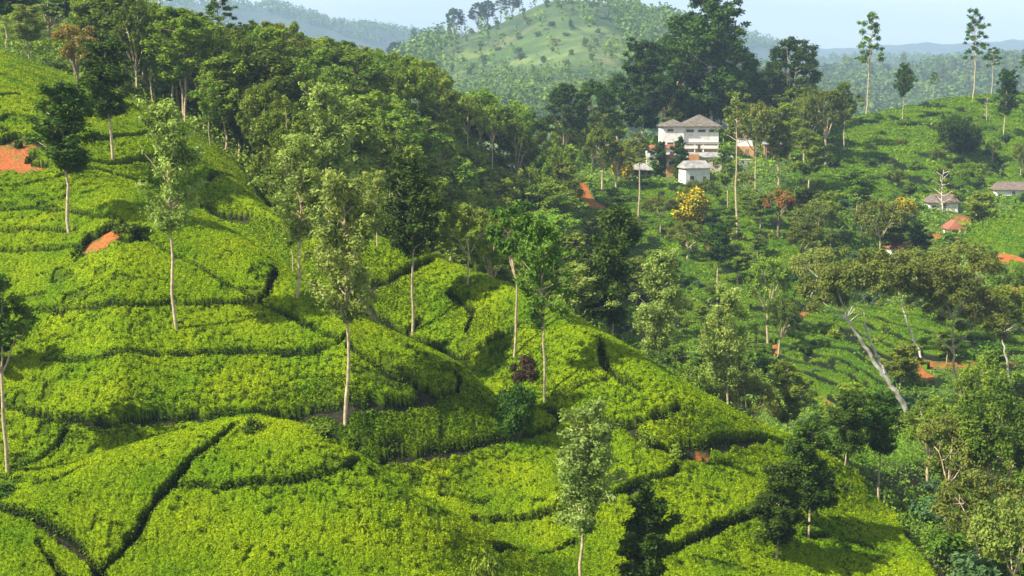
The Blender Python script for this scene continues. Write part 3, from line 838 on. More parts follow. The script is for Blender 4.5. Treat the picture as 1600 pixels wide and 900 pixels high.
def near_tea():
    nu, nd = 1250, 1150
    u = np.linspace(-.41, .345, nu); d = np.exp(np.linspace(np.log(69), np.log(255), nd))
    U, Y = np.meshgrid(u, d, indexing='ij')
    X = U * Y; Z = ground(X, Y)
    px, py = proj(X, Y, Z)
    ok = sstep(0, .7, near_tea_limit(U) - Y + .8 * vnoise(X / 2, Y / 2, 61))
    re = np.interp(py, [560, 690, 738, 812, 880, 960], [1180, 1250, 1325, 1392, 1450, 1500])
    ok = ok * sstep(-4, 6, re - px + 12 * vnoise(X / 2.2, Y / 2.2, 62))
    # the shrubby strip below the upper left plots and the lower-left hollow
    pm = path_mask(X, Y)
    ok = ok * (1 - soil_mask(X, Y))
    f1, f2 = worley(X / .7, Y / .7, 3)
    crack = sstep(.02, .22, f2 - f1)
    f3, f4 = worley(X / .25, Y / .25, 5)
    pit = sstep(.50, .68, vnoise(X / .42, Y / .42, 91) + .35 * vnoise(X / 2.6, Y / 2.6, 92)) * (1 - sstep(.0, .5, vnoise(X / 11, Y / 11, 93)) * .6)
    miss = sstep(.80, .86, _hash(np.floor(X / .95 + .3 * vnoise(X, Y, 3)), np.floor(Y / .95), 9)) * sstep(.1, .7, vnoise(X / 7, Y / 7, 77))
    lump = -.06 * (1 - crack) + .04 * (1 - f1) - .05 * f3 + .04 * vnoise(X / .5, Y / .5, 11) + .05 * vnoise(X / 1.7, Y / 1.7, 12) - .14 * pit
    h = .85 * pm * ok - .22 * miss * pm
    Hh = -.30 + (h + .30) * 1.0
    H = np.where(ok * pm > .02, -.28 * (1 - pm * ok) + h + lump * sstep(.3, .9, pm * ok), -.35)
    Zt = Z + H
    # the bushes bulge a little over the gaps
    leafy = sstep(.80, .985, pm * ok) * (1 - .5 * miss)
    n = normals_grid(X, Y, Zt)
    V = np.stack([X, Y, Zt], -1).reshape(-1, 3)
    keep = (H > -.34)
    Fq = grid_faces(nu, nd)
    kf = keep.ravel()
    Fq = Fq[kf[Fq].any(axis=1)][:, ::-1]
    tone = np.clip(.5 + .55 * vnoise(X / 8, Y / 6, 94) + .35 * vnoise(X / 2.4, Y / 2.4, 95), 0, 1).ravel()
    tint0 = np.clip(.15 + .5 * (1 - f3) * crack - .2 * (f1), 0, 1).ravel() * .6
    g = np.random.default_rng(5)
    nn = n.reshape(-1, 3)
    if nn[:, 2].mean() < 0: nn = -nn
    cand = np.nonzero((leafy.ravel() > .7) & kf)[0]
    wgt = ((.30 + .70 * crack) * (1 - .9 * pit)).ravel()[cand] * (.75 + .25 * tone[cand])
    pick = g.choice(cand, 1150000, replace=True, p=wgt / wgt.sum())
    P = V[pick] + g.normal(size=(len(pick), 3)) * .03
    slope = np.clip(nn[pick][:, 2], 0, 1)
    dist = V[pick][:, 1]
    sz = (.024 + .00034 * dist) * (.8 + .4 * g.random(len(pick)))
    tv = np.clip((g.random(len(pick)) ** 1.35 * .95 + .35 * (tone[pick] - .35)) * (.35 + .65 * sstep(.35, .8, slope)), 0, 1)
    bV, bF, bt, bl = blades(P, nn[pick], sz, g, tv, np.ones(len(pick)), tilt=.5, lift=.05)
    used = np.zeros(len(V), bool); used[Fq.ravel()] = True
    remap = np.cumsum(used) - 1
    V2 = V[used]; F2 = remap[Fq]
    nf = len(F2)
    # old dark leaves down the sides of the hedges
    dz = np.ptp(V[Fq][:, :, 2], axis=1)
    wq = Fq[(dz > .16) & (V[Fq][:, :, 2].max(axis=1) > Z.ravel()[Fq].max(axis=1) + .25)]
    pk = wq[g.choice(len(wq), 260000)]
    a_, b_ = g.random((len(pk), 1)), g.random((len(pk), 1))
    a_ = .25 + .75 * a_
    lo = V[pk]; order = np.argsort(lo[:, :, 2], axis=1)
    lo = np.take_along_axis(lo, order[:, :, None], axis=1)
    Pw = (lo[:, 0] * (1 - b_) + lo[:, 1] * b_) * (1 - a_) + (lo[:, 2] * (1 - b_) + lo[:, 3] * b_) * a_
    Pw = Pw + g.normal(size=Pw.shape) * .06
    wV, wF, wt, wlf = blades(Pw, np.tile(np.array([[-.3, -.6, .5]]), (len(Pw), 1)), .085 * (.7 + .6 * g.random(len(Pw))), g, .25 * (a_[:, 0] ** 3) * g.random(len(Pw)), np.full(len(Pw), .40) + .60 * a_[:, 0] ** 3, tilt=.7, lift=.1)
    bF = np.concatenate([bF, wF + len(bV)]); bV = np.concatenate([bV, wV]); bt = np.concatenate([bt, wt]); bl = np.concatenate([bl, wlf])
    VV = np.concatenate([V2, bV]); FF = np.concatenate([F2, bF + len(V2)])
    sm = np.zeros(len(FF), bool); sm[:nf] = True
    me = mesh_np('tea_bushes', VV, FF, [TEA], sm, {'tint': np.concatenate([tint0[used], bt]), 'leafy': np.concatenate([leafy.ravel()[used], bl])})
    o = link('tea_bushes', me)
    tag(o, 'bright green clipped tea bushes covering the near slopes, cut by dark walking gaps', 'tea bushes', kind='stuff')
TEA = tea_mat('tea_leaves', (.40, .50, .004), (.17, .265, .003), (.03, .07, .003))
near_tea()

TEA2 = tea_mat('tea_leaves_far', (.22, .34, .010), (.095, .175, .008), (.018, .05, .005))
# far slopes: tea in level rows
ZONE_LOW = [(1180, 480), (1260, 470), (1480, 500), (1720, 470), (1720, 560), (1480, 560), (1340, 640), (1240, 640), (1170, 560)]
ZONE_MID = [(860, 330), (900, 300), (960, 285), (1120, 296), (1230, 330), (1260, 360), (1240, 480), (1160, 540), (1040, 560), (950, 530), (860, 470), (840, 380)]
ZONE_HILL = [(1230, 198), (1320, 180), (1420, 168), (1500, 150), (1720, 110), (1720, 320), (1500, 318), (1400, 312), (1270, 345), (1240, 300)]
ZONE_SPUR = [(1480, 395), (1500, 375), (1600, 318), (1720, 290), (1720, 450), (1600, 450), (1560, 400)]
def far_tea():
    nu, nd = 800, 760
    u = np.linspace(.015, .42, nu); d = np.exp(np.linspace(np.log(185), np.log(475), nd))
    U, Y = np.meshgrid(u, d, indexing='ij')
    X = U * Y; Z = ground(X, Y)
    px, py = proj(X, Y, Z)
    jx = px + 10 * vnoise(X / 6, Y / 6, 71); jy = py + 5 * vnoise(X / 6, Y / 6, 72)
    z1 = pinp(jx, jy, ZONE_LOW); z2 = pinp(jx, jy, ZONE_MID); z3 = pinp(jx, jy, ZONE_HILL); z4 = pinp(jx, jy, ZONE_SPUR)
    ok = (z1 | z2 | z3 | z4) & (track_mask(X, Y) < .3)
    per = np.where(z3, 1.25, np.where(z1, .60, np.where(z4, .8, .85)))
    ph = (Z + .16 * vnoise(X / 5, Y / 5, 73) + .010 * X) / per
    fr = ph - np.floor(ph)
    lo = np.where(z1, .22, .0) + .06 * vnoise(X / 2, Y / 2, 79)
    row = sstep(0, .16, fr - lo) * (1 - sstep(.93, 1.0, fr))
    row = np.where(z1, row, .45 + .55 * row)
    f1, f2 = worley(X / 1.3, Y / 1.3, 13)
    gapn = sstep(.25, .6, vnoise(X / 3.3, np.floor(ph) * 3.1, 74) + .35 * vnoise(X / .9, Y / 1.1, 75))
    H = 1.0 * row * (1 - .45 * gapn) + .07 * vnoise(X / .8, Y / .8, 76) - .1 * f1
    H = np.where(ok, H, -.4)
    Zt = Z + H
    V = np.stack([X, Y, Zt], -1).reshape(-1, 3)
    kf = ok.ravel()
    Fq = grid_faces(nu, nd); Fq = Fq[kf[Fq].any(axis=1)][:, ::-1]
    leafy = (sstep(.62, .96, row * (1 - .4 * gapn))).ravel()
    n = normals_grid(X, Y, Zt).reshape(-1, 3)
    if n[:, 2].mean() < 0: n = -n
    g = np.random.default_rng(6)
    cand = np.nonzero((leafy > .6) & kf)[0]
    pick = g.choice(cand, min(330000, len(cand)), replace=False)
    P = V[pick] + g.normal(size=(len(pick), 3)) * .1
    sz = .0006 * V[pick][:, 1] * (.6 + .8 * g.random(len(pick)))
    bV, bF, bt, bl = blades(P, n[pick], sz, g, g.random(len(pick)) ** 1.4, np.ones(len(pick)), tilt=.6, lift=.15)
    used = np.zeros(len(V), bool); used[Fq.ravel()] = True
    remap = np.cumsum(used) - 1
    V2 = V[used]; F2 = remap[Fq]; nf = len(F2)
    sm = np.zeros(nf + len(bF), bool); sm[:nf] = True
    me = mesh_np('tea_rows', np.concatenate([V2, bV]), np.concatenate([F2, bF + len(V2)]), [TEA2], sm,
                 {'tint': np.concatenate([np.full(used.sum(), .25), bt]), 'leafy': np.concatenate([leafy[used], bl])})
    tag(link('tea_rows', me), 'level rows of darker tea bushes on the slopes across the valley', 'tea bushes', kind='stuff')
far_tea()

# ------------------------------------------------------------------ undergrowth (ground cover nobody could count)
def undergrowth(name, n, region, material, hgt, size, label, seed, d0, d1, u0, u1, per=9):
    g = np.random.default_rng(seed)
    u = g.uniform(u0, u1, n); d = np.exp(g.uniform(np.log(d0), np.log(d1), n))
    X = u * d; Z = ground(X, d); px, py = proj(X, d, Z)
    k = region(X, d, Z, px, py)
    X, d, Z = X[k], d[k], Z[k]
    hh = hgt * (.25 + .75 * np.clip(.5 + .9 * vnoise(X / 3.5, d / 3.5, seed), 0, 1.4)) * (d / 200) ** .5
    N = len(X)
    C = np.stack([X, d, Z + hh * .5], -1)
    ci = np.repeat(np.arange(N), per)
    o = g.normal(size=(N * per, 3)) * np.stack([hh * .55, hh * .55, hh * .38], -1)[ci]
    P = C[ci] + o; P[:, 2] = np.maximum(P[:, 2], Z[ci] + .02)
    nr = g.normal(size=(N * per, 3)) * .6 + np.array([0, 0, .9])
    nr /= np.linalg.norm(nr, axis=1)[:, None]
    tn = np.clip(.5 + .6 * vnoise(X / 5, d / 5, seed + 3), 0, 1)
    bV, bF, bt, bl = blades(P, nr, size * (d[ci] / 200), g, np.clip(.6 * tn[ci] + .5 * g.random(N * per) - .05, 0, 1), np.ones(N * per), tilt=.3)
    tag(link(name, mesh_np(name, bV, bF, [material], False, {'tint': bt})), label, 'undergrowth', kind='stuff')

def reg_forest(X, Y, Z, px, py):
    return (Y > near_tea_limit(X / Y) + 1) & (px < 900 + 30 * vnoise(X / 9, Y / 9, 5)) & (Y < 380)
def reg_valley(X, Y, Z, px, py):
    zt = pinp(px, py, ZONE_LOW) | pinp(px, py, ZONE_MID) | pinp(px, py, ZONE_HILL) | pinp(px, py, ZONE_SPUR)
    re = np.interp(py, [560, 690, 738, 812, 880, 960], [1180, 1250, 1325, 1392, 1450, 1500])
    nt = ((Y < near_tea_limit(X / Y) + .5) & (px < re))
    return (~nt) & (px >= 860) & (~zt | (g_gate.random(len(px)) < .03)) & (track_mask(X, Y) < .4)
g_gate = np.random.default_rng(99)
undergrowth('undergrowth', 16000, reg_forest, M['broad'], 2.0, .28, 'tangled green undergrowth below the forest on the left ridge', 301, 130, 380, -.40, .06)
undergrowth('undergrowth', 34000, reg_valley, M['fresh'], 1.5, .24, 'tangled fresh green scrub filling the valley bottom and its banks', 302, 80, 430, .02, .42)

# ------------------------------------------------------------------ far woods (masses)
def woods(name, n, d0, d1, u0, u1, cond, hgt, label, seed, leafm, ls):
    g = np.random.default_rng(seed)
    u = g.uniform(u0, u1, n); d = np.sqrt(g.uniform(d0 ** 2, d1 ** 2, n))
    X = u * d; Z = ground(X, d); px, py = proj(X, d, Z)
    k = cond(X, d, Z, px, py)
    X, d, Z = X[k], d[k], Z[k]; N = len(X)
    h = hgt * g.uniform(.6, 1.25, N)
    per = 15
    h = h * (.7 + .6 * (vnoise(X / 60, d / 60, seed) > .1))
    ci = np.repeat(np.arange(N), per)
    v = g.normal(size=(N * per, 3)); v /= np.linalg.norm(v, axis=1)[:, None]
    P = np.stack([X, d, Z + h * .62], -1)[ci] + v * np.stack([h * .27, h * .27, h * .40], -1)[ci] * (g.uniform(.6, 1.1, N * per))[:, None]
    nr = v * .8 + np.array([0, 0, .4]); nr /= np.linalg.norm(nr, axis=1)[:, None]
    bV, bF, bt, bl = blades(P, nr, ls * h[ci], g, np.clip(g.random(N)[ci] * .6 + .4 * g.random(N * per), 0, 1), np.ones(N * per), tilt=.4, aspect=.7)
    tag(link(name, mesh_np(name, bV, bF, [M[leafm]], False, {'tint': bt})), label, 'woods', kind='stuff')

def c_hill(X, Y, Z, px, py):
    r = np.random.default_rng(77).random(len(px))
    right = sstep(930, 1010, px - (py - 20) * .35)
    low = sstep(108, 128, py)
    left = 1 - sstep(655, 715, px + (py - 60) * .2)
    top = (py < 30) * (px > 850) * .15
    dots = .045
    return r < np.clip(right * .9 + low * .7 + left * .6 + top + dots, 0, 1)
woods('hill_woods', 12000, FD(900), FD(1320), -.10, .26, c_hill, 14, 'hazy dark woods over the shoulder and foot of the round hill', 401, 'dense', .10)
woods('valley_woods', 15000, FD(1000), FD(2050), .14, .42, lambda X, Y, Z, px, py: np.ones(len(px), bool), 17, 'blue hazy forest beyond the green right hill', 402, 'dense', .11)
woods('ridge_woods', 6500, FD(2850), FD(3150), -.34, .36, lambda X, Y, Z, px, py: np.ones(len(px), bool), 17, 'woods along the crest of the blue mountain ridge', 403, 'dense', .13)

# ------------------------------------------------------------------ buildings
M['wall_white'] = noise_mat('white_plaster', (.82, .78, .70), (.50, .46, .38), .9, .5, .75)
M['wall_orange'] = noise_mat('orange_plaster', (.62, .33, .14), (.50, .24, .10), .8)
M['wall_cream'] = noise_mat('cream_plaster', (.72, .60, .44), (.58, .46, .33), .8)
M['roof_grey'] = noise_mat('weathered_roof_tiles', (.20, .17, .135), (.10, .085, .07), 1.6, rough=.9, bump=.4)
M['roof_tin'] = noise_mat('pale_grey_tin_roof', (.36, .34, .31), (.20, .19, .18), .9, rough=.5)
M['roof_rust'] = noise_mat('rusty_red_roof', (.34, .12, .07), (.22, .09, .06), 1.2)
M['roof_brown'] = noise_mat('brown_thatch', (.20, .15, .12), (.13, .10, .08), 1.4, bump=.4)
M['dark'] = noise_mat('dark_opening', (.02, .02, .022), (.035, .033, .03), 2)
M['glass'], _nt, _p = mat('window_glass'); _p.inputs['Base Color'].default_value = (.03, .035, .04, 1); _p.inputs['Roughness'].default_value = .15; _p.inputs['Specular IOR Level'].default_value = .5
M['timber'] = noise_mat('grey_timber', (.30, .24, .18), (.18, .14, .10), 2)
M['concrete'] = noise_mat('pale_concrete', (.42, .40, .36), (.30, .28, .25), 1)

def boxes(bl):
    V = []; Fa = []
    for k, (x0, y0, z0, x1, y1, z1) in enumerate(bl):
        V += [(x0, y0, z0), (x1, y0, z0), (x1, y1, z0), (x0, y1, z0), (x0, y0, z1), (x1, y0, z1), (x1, y1, z1), (x0, y1, z1)]
        b = k * 8
        Fa += [(b, b + 3, b + 2, b + 1), (b + 4, b + 5, b + 6, b + 7), (b, b + 1, b + 5, b + 4), (b + 1, b + 2, b + 6, b + 5), (b + 2, b + 3, b + 7, b + 6), (b + 3, b, b + 4, b + 7)]
    return np.array(V, float), np.array(Fa)

def bobj(name, bl, m, parent):
    V, Fa = boxes(bl)
    return link(name, mesh_np(name, V, Fa, [M[m]]), parent)

def hip_roof(name, x0, y0, x1, y1, z, h, m, parent, over=.6, hip=1.0, t=.14):
    x0 -= over; x1 += over; y0 -= over; y1 += over
    w = (y1 - y0) / 2; ym = (y0 + y1) / 2
    if (x1 - x0) >= (y1 - y0):
        a = min(w * hip, (x1 - x0) / 2 - .05)
        A = (x0 + a, ym, z + h); B = (x1 - a, ym, z + h)
    else:
        w = (x1 - x0) / 2; a = w * hip; xm = (x0 + x1) / 2
        A = (xm, y0 + a, z + h); B = (xm, y1 - a, z + h)
    def ring(dz):
        return [(x0, y0, z + dz), (x1, y0, z + dz), (x1, y1, z + dz), (x0, y1, z + dz), (A[0], A[1], A[2] + dz), (B[0], B[1], B[2] + dz)]
    V = np.array(ring(0) + ring(t))
    if (x1 - x0) >= (y1 - y0):
        top4 = [(6, 7, 11, 10), (8, 9, 10, 11)]; top3 = [(7, 8, 11), (9, 6, 10)]
    else:
        top4 = [(7, 8, 11, 10), (9, 6, 10, 11)]; top3 = [(6, 7, 10), (8, 9, 11)]
    bot = [(0, 3, 2, 1)]
    side = [(0, 1, 7, 6), (1, 2, 8, 7), (2, 3, 9, 8), (3, 0, 6, 9)]
    return link(name, mesh_np(name, V, [np.array(top4 + bot + side), np.array(top3)], [M[m]]), parent)

def window(parent, x, y, z, w, h, n=3):
    """a window on a wall facing the viewer: frame with n lights and the panes behind"""
    t = .07
    fr = [(x, y - .07, z, x + w, y + .05, z + t), (x, y - .07, z + h - t, x + w, y + .05, z + h)]
    for k in range(n + 1):
        xx = x + (w - t) * k / n
        fr.append((xx, y - .068, z + t, xx + t, y + .05, z + h - t))
    f = bobj('window', fr, 'timber', parent)
    bobj('pane', [(x + t, y - .03, z + t, x + w - t, y - .01, z + h - t)], 'glass', f)
    bobj('sill', [(x - .1, y - .16, z - .09, x + w + .1, y + .02, z - .005)], 'concrete', f)

def building(name, px, py, label, rz=0, d=None):
    p = hit(px, py) if d is None else at_d(px, d)
    r = bpy.data.objects.new(name, None); COL.objects.link(r)
    r.location = Vector([float(c) for c in p]); r.rotation_euler = (0, 0, rz)
    tag(r, label, 'house')
    return r, p

# main bungalow
b, p = building('bungalow', 1080, 250, 'large white two storey bungalow with grey hipped roofs among tall trees', rz=.04)
k = p[1] / F
X0, X1 = -45 * k, 43 * k
WT = (250 - 199) * k
bobj('wall', [(X0, 0, -2.5, X0 + 5.6, 8, WT), (X0 + 5.602, .5, WT - 4.1, X1, 9, WT - .1)], 'wall_white', b)
bobj('lower_wall', [(X0 + 5.602, 2.4, -2.5, X1, 9, WT - 4.102)], 'wall_cream', b)
bobj('balcony', [(X0 + 5.61, -.3, WT - 4.55, X1 + .1, 2.398, WT - 4.3)], 'concrete', b)
for xx in (X0 + 5.9, X0 + 8.3, X0 + 10.6, X1 - .4):
    bobj('column', [(xx, -.2, -2.5, xx + .3, .1, WT - 4.56)], 'wall_white', b)
bobj('parapet', [(X0 + 5.62, -.3, WT - 5.7, X0 + 9.2, -.16, WT - 4.9), (X0 + 10.0, -.3, WT - 5.7, X1 - .3, -.16, WT - 4.9)], 'wall_white', b)
for xx in (X0 + 6.3, X0 + 9.4, X0 + 12.3):
    window(b, xx, .5, WT - 1.35, 1.95, .62, 5)
window(b, X0 + 1.2, 0, WT - 1.15, 1.6, .55, 4)
window(b, X0 + 1.2, 0, WT - 4.6, 1.6, .55, 4)
for xx in (X0 + 7.2, X0 + 11.2):
    dr = bobj('door', [(xx, 2.33, -.6, xx + 1.1, 2.399, 1.6)], 'timber', b)
bobj('lower_wing', [(X0 - 4.5, -2.2, -3, X0 + 5.0, -.02, WT - 5.6)], 'wall_white', b)
hip_roof('wing_roof', X0 - 4.5, -2.2, X0 + 5.0, -.05, WT - 5.59, .8, 'roof_rust', b, over=.35)
for xx in (X0 - 3.6, X0 - 1.2, X0 + 1.6):
    window(b, xx, -2.2, WT - 7.3, 1.2, .9, 2)
bobj('terrace', [(X0 + 5.02, -3.4, -3, X1 + 3.2, -.32, 1.0)], 'wall_cream', b)
for i in range(4):
    window(b, X0 + 6.0 + i * 2.9, -3.4, -.7, 1.3, 1.1, 3)
bobj('railing', [(X0 + 5.1, -3.4, 1.65, X1 + 3.1, -3.3, 1.75)] + [(X0 + 5.1 + i * .8, -3.39, 1.0, X0 + 5.16 + i * .8, -3.31, 1.649) for i in range(16)], 'wall_white', b)
hip_roof('roof', X0, 0, X0 + 6.6, 8, WT + .02, 1.7, 'roof_grey', b)
hip_roof('roof', X0 + 5.8, .5, X1, 9, WT + .0, 2.9, 'roof_grey', b, over=.9)
bobj('front_wing', [(X0 + 1.5, -13, -5, X1 + 1.0, -8, 1.3)], 'wall_cream', b)
bobj('stair_block', [(X0 + 4.6, -13.6, -5, X0 + 7.4, -13.01, 2.2)], 'wall_orange', b)
hip_roof('front_roof', X0 + 1.5, -13, X1 + 1.0, -8, 1.31, 1.1, 'roof_tin', b, over=.4, hip=.4)
for i in range(4):
    window(b, X0 + (2.2, 8.4, 11.0, 13.6)[i], -13, -.6, 1.5, 1.2, 3)
# outbuilding in front
b, p = building('outbuilding', 1092, 290, 'bright white outbuilding with pale tin roof below the bungalow', rz=.25)
k = p[1] / F
bobj('wall', [(-22 * k, 0, -1.5, 18 * k, 5, 26 * k)], 'wall_white', b)
hip_roof('roof', -22 * k, 0, 18 * k, 5, 26 * k, 1.7, 'roof_tin', b, over=.5, hip=.25)
bobj('door', [(1.0, -.06, 0, 1.9, .02, 2.1)], 'timber', b)
window(b, -2.4, 0, 1.3, 1.1, 1.0, 2)
b, p = building('annexe', 1051, 276, 'narrow cream and orange annexe left of the white outbuilding', rz=.1)
k = p[1] / F
bobj('wall', [(-10 * k, 0, -1.5, 10 * k, 4, 16 * k)], 'wall_orange', b)
bobj('upper_wall', [(-10 * k, .2, 16 * k, 10 * k, 4, 28 * k)], 'wall_cream', b)
hip_roof('roof', -10 * k, .2, 10 * k, 4, 28 * k + .01, 1.0, 'roof_rust', b, over=.4)
window(b, -.9, .2, 18 * k, 1.6, 1.0, 3)
b, p = building('pavilion', 1003, 277, 'low open pavilion under a grey hipped roof left of the bungalow')
k = p[1] / F
hip_roof('roof', -17 * k, 0, 17 * k, 4.5, 10 * k, 1.7, 'roof_tin', b, over=.5)
for xx in (-17, -6, 5, 15.5):
    bobj('column', [(xx * k, .1, -1, xx * k + .22, .32, 10 * k)], 'timber', b)
bobj('wall', [(-17 * k, 3.2, -1, 17 * k, 4.4, 10 * k - .01), (-17 * k, .32, -1, 17 * k, .5, .55)], 'concrete', b)
b, p = building('garden_house', 1166, 245, 'small white and terracotta house behind the tall bare trunk', rz=-.1)
k = p[1] / F
bobj('wall', [(-14 * k, 0, -1.5, 12 * k, 4, 16 * k)], 'wall_orange', b)
bobj('gable_wall', [(-14 * k, .2, 16 * k + .01, 10 * k, 4, 30 * k)], 'wall_white', b)
hip_roof('roof', -14 * k, .2, 10 * k, 4, 30 * k + .02, 1.2, 'roof_rust', b, over=.4)
bobj('door', [(-.3, -.05, 0, .6, .02, 2)], 'timber', b)
b, p = building('shed', 1212, 252, 'timber shed on posts with dark openings right of the bungalow', rz=-.1)
k = p[1] / F
bobj('post', [(xx * k, 0, -1.5, xx * k + .35, .35, 26 * k) for xx in (-16,)], 'timber', b)
bobj('post', [(xx * k, 0, -1.5, xx * k + .35, .35, 26 * k) for xx in (4,)], 'timber', b)
bobj('post', [(xx * k, 0, -1.5, xx * k + .35, .35, 26 * k) for xx in (20,)], 'timber', b)
bobj('wall', [(-18 * k, 3.4, -1.5, 22 * k, 4, 26 * k), (-18 * k, .4, -1.5, -17 * k, 3.398, 26 * k)], 'wall_orange', b)
hip_roof('roof', -18 * k, 0, 22 * k, 4, 26 * k + .01, .9, 'roof_tin', b, over=.4, hip=.2)
b, p = building('retaining_wall', 1150, 262, 'short pale wall on the bank right of the bungalow'); b['category'] = 'wall'
bobj('wall', [(-3.5, 0, -1, 3.8, .4, 1.9)], 'concrete', b); bobj('coping', [(-3.6, -.06, 1.9, 3.9, .46, 2.0)], 'wall_white', b)
# cottages
for nm, px_, py_, w_, h_, rf, wl_, rz_, lab in (
        ('cottage', 1475, 329, 44, 8, 'roof_brown', 'wall_white', .0, 'long white cottage with brown roof behind the pale bare tree'),
        ('cottage', 1584, 331, 54, 10, 'roof_brown', 'wall_white', -.05, 'white cottage with wide brown roof at the right edge above the tea spur'),
        ('cottage', 1418, 404, 34, 11, 'roof_rust', 'wall_white', .35, 'white walled cottage with rusty roof half hidden in trees'),
        ('cottage', 1494, 369, 22, 6, 'roof_rust', 'wall_white', .0, 'tiny white cottage with red roof below the tea spur')):
    b, p = building(nm, px_, py_, lab, rz=rz_, d=368 if px_ == 1584 else None)
    k = p[1] / F
    bobj('wall', [(-w_ / 2 * k, 0, -1.5, w_ / 2 * k, 4.5, h_ * k + .5)], wl_, b)
    hip_roof('roof', -w_ / 2 * k, 0, w_ / 2 * k, 4.5, h_ * k + .51, 8 * k + .6, rf, b, over=.5, hip=.5)
    bobj('door', [(-.4, -.05, -.1, .4, .02, min(1.9, h_ * k + .3))], 'timber', b)
    window(b, -w_ / 2 * k + .5, 0, .55, .9, .6, 2)

# rock
def rock(px, py, w, label):
    p = hit(px, py); g = np.random.default_rng(3)
    n, m = 18, 14
    th = np.linspace(0, 2 * np.pi, n, endpoint=False); ph = np.linspace(-.5, np.pi / 2, m)
    T, Pp = np.meshgrid(th, ph, indexing='ij')
    r = 1 + .18 * vnoise(3 + np.cos(T) * 1.7, 3 + np.sin(T) * 1.7 + Pp, 5) + .08 * vnoise(T * 3, Pp * 4, 6)
    V = np.stack([w * r * np.cos(T) * np.cos(Pp), w * .8 * r * np.sin(T) * np.cos(Pp), w * .62 * r * np.sin(Pp)], -1)
    V[-1] = V[-1]; V = V.reshape(-1, 3)
    f = []
    for i in range(n):
        for j in range(m - 1):
            f.append((i * m + j, ((i + 1) % n) * m + j, ((i + 1) % n) * m + j + 1, i * m + j + 1))
    o = link('boulder', mesh_np('boulder', V, np.array(f), [M['rock']], True), None, Vector([float(c) for c in p]))
    tag(o, label, 'rock')
M['rock'] = noise_mat('grey_brown_rock', (.30, .25, .20), (.17, .14, .12), 3, bump=.6)
rock(88, 866, .85, 'grey brown boulder in the hollow at the lower left')

# ------------------------------------------------------------------ single trees seen one by one
T = tree_px
T('silver_oak', 278, 530, 165, 92, 'tall silvery tree with long thin trunk on the upper left terrace', var=1)
T('silver_oak', 540, 672, 268, 112, 'tall silvery tree rising from the soil path near the mound, its crown spreading low', var=0)
T('silver_oak', 467, 482, 212, 105, 'silvery tree on the bright ridge with a second thin trunk beside it', var=2)
T('loose_tree', 459, 442, 300, 50, 'slender small tree just behind the silvery ridge tree', var=1)
T('slim_tree', 111, 375, 128, 88, 'dark oval crowned tree with bare trunk beside the orange soil', var=0)
T('slim_tree', 178, 262, 62, 84, 'dark pointed tree at the upper left tea plots', var=2)
T('silver_oak', 437, 262, 98, 84, 'silvery tree standing before the forest edge', var=3)
T('silver_oak', 515, 345, 138, 92, 'silvery tree at the forest edge above the second spur', d=165, var=1)
T('loose_tree', 288, 190, 12, 100, 'tall olive green tree with pale trunk before the forest', var=0)
T('silver_oak', 590, 420, 268, 60, 'pale silvery young tree behind the tall ridge tree', var=2, d=140)
T('slim_tree', 647, 534, 252, 92, 'dark green tree on the second spur, upper end of the dark gap', var=1)
T('olive_tree', 731, 436, 322, 92, 'olive tree with curved pale trunk on the crest of the second spur', var=0, d=134)
T('crowned_tree', 803, 572, 314, 88, 'slender tree with rounded dark crown above the maroon bush', var=0)
T('loose_tree', 851, 641, 342, 84, 'light green thin tree right of the maroon bush', var=0)
T('silver_oak', 900, 540, 420, 90, 'silvery tree behind the crest of the second spur', d=150, var=3)
T('loose_tree', 866, 500, 360, 70, 'loose green tree on the far side of the second spur', d=152, var=1)
T('loose_tree', 702, 430, 330, 80, 'leafy tree behind the olive tree on the crest', d=146, var=0)
T('forest_tree', 766, 420, 335, 80, 'dark rounded tree beside the olive tree behind the crest', d=150, var=2)
T('slim_tree', 957, 556, 322, 88, 'thin tree with grey trunk behind the crest end of the second spur', d=152, var=2)
T('silver_oak', 1037, 604, 388, 78, 'silvery tree below the red track at the spur foot', d=146, var=0)
T('silver_oak', 1147, 657, 448, 84, 'silvery bushy tree with trunk rising behind the spur toe', d=138, var=2)
T('silver_oak', 912, 915, 640, 118, 'pale silvery tree with bare branch at the bottom centre', d=88.5, var=3)
T('bushy_tree', 1022, 905, 762, 82, 'dark bushy tree at the bottom right of centre', d=89, var=0)
T('oval_tree', 1262, 848, 664, 84, 'dark tree on the right hand tea slope with short thin trunk', var=0)
T('oval_tree', 1212, 890, 726, 84, 'dark drooping tree just left of the right slope tree', var=1)
T('oval_tree', 1320, 745, 612, 56, 'thin dark tree at the crest of the right slope', var=2)
T('slim_tree', 1373, 782, 612, 56, 'thin trunked dark tree right of the right slope crest', var=0)
T('round_tree', 808, 694, 590, 72, 'dense dark round clipped tree beside the winding gap')
T('maroon_bush', 822, 604, 556, 64, 'dark maroon bush below the rounded crown tree')
T('crowned_tree', 10, 757, 425, 128, 'dark leafy tree cut by the left edge with pale trunk', var=1)
T('bushy_tree', -6, 600, 470, 60, 'dark low tree at the left edge behind the leafy one', var=1)
T('shrub', 12, 792, 752, 60, 'dark shrub at the left edge below the pale trunk', var=0)
T('shrub', 395, 692, 652, 42, 'small dark shrub on top of the rounded mound', var=0)
T('shrub', 508, 700, 655, 62, 'dark shrub in the dip right of the mound top', var=3)
T('shrub', 757, 836, 815, 22, 'tiny dark shrub at the gap below the long plot', var=0)
T('shrub', 755, 915, 862, 50, 'dark shrub at the bottom edge left of the pale silvery tree', d=86, var=3)
T('shrub', 1010, 710, 672, 34, 'small shrub on the winding gap of the lower spur', var=3)
T('shrub', 930, 655, 628, 34, 'small dark shrub behind the pale silvery tree top', var=0)
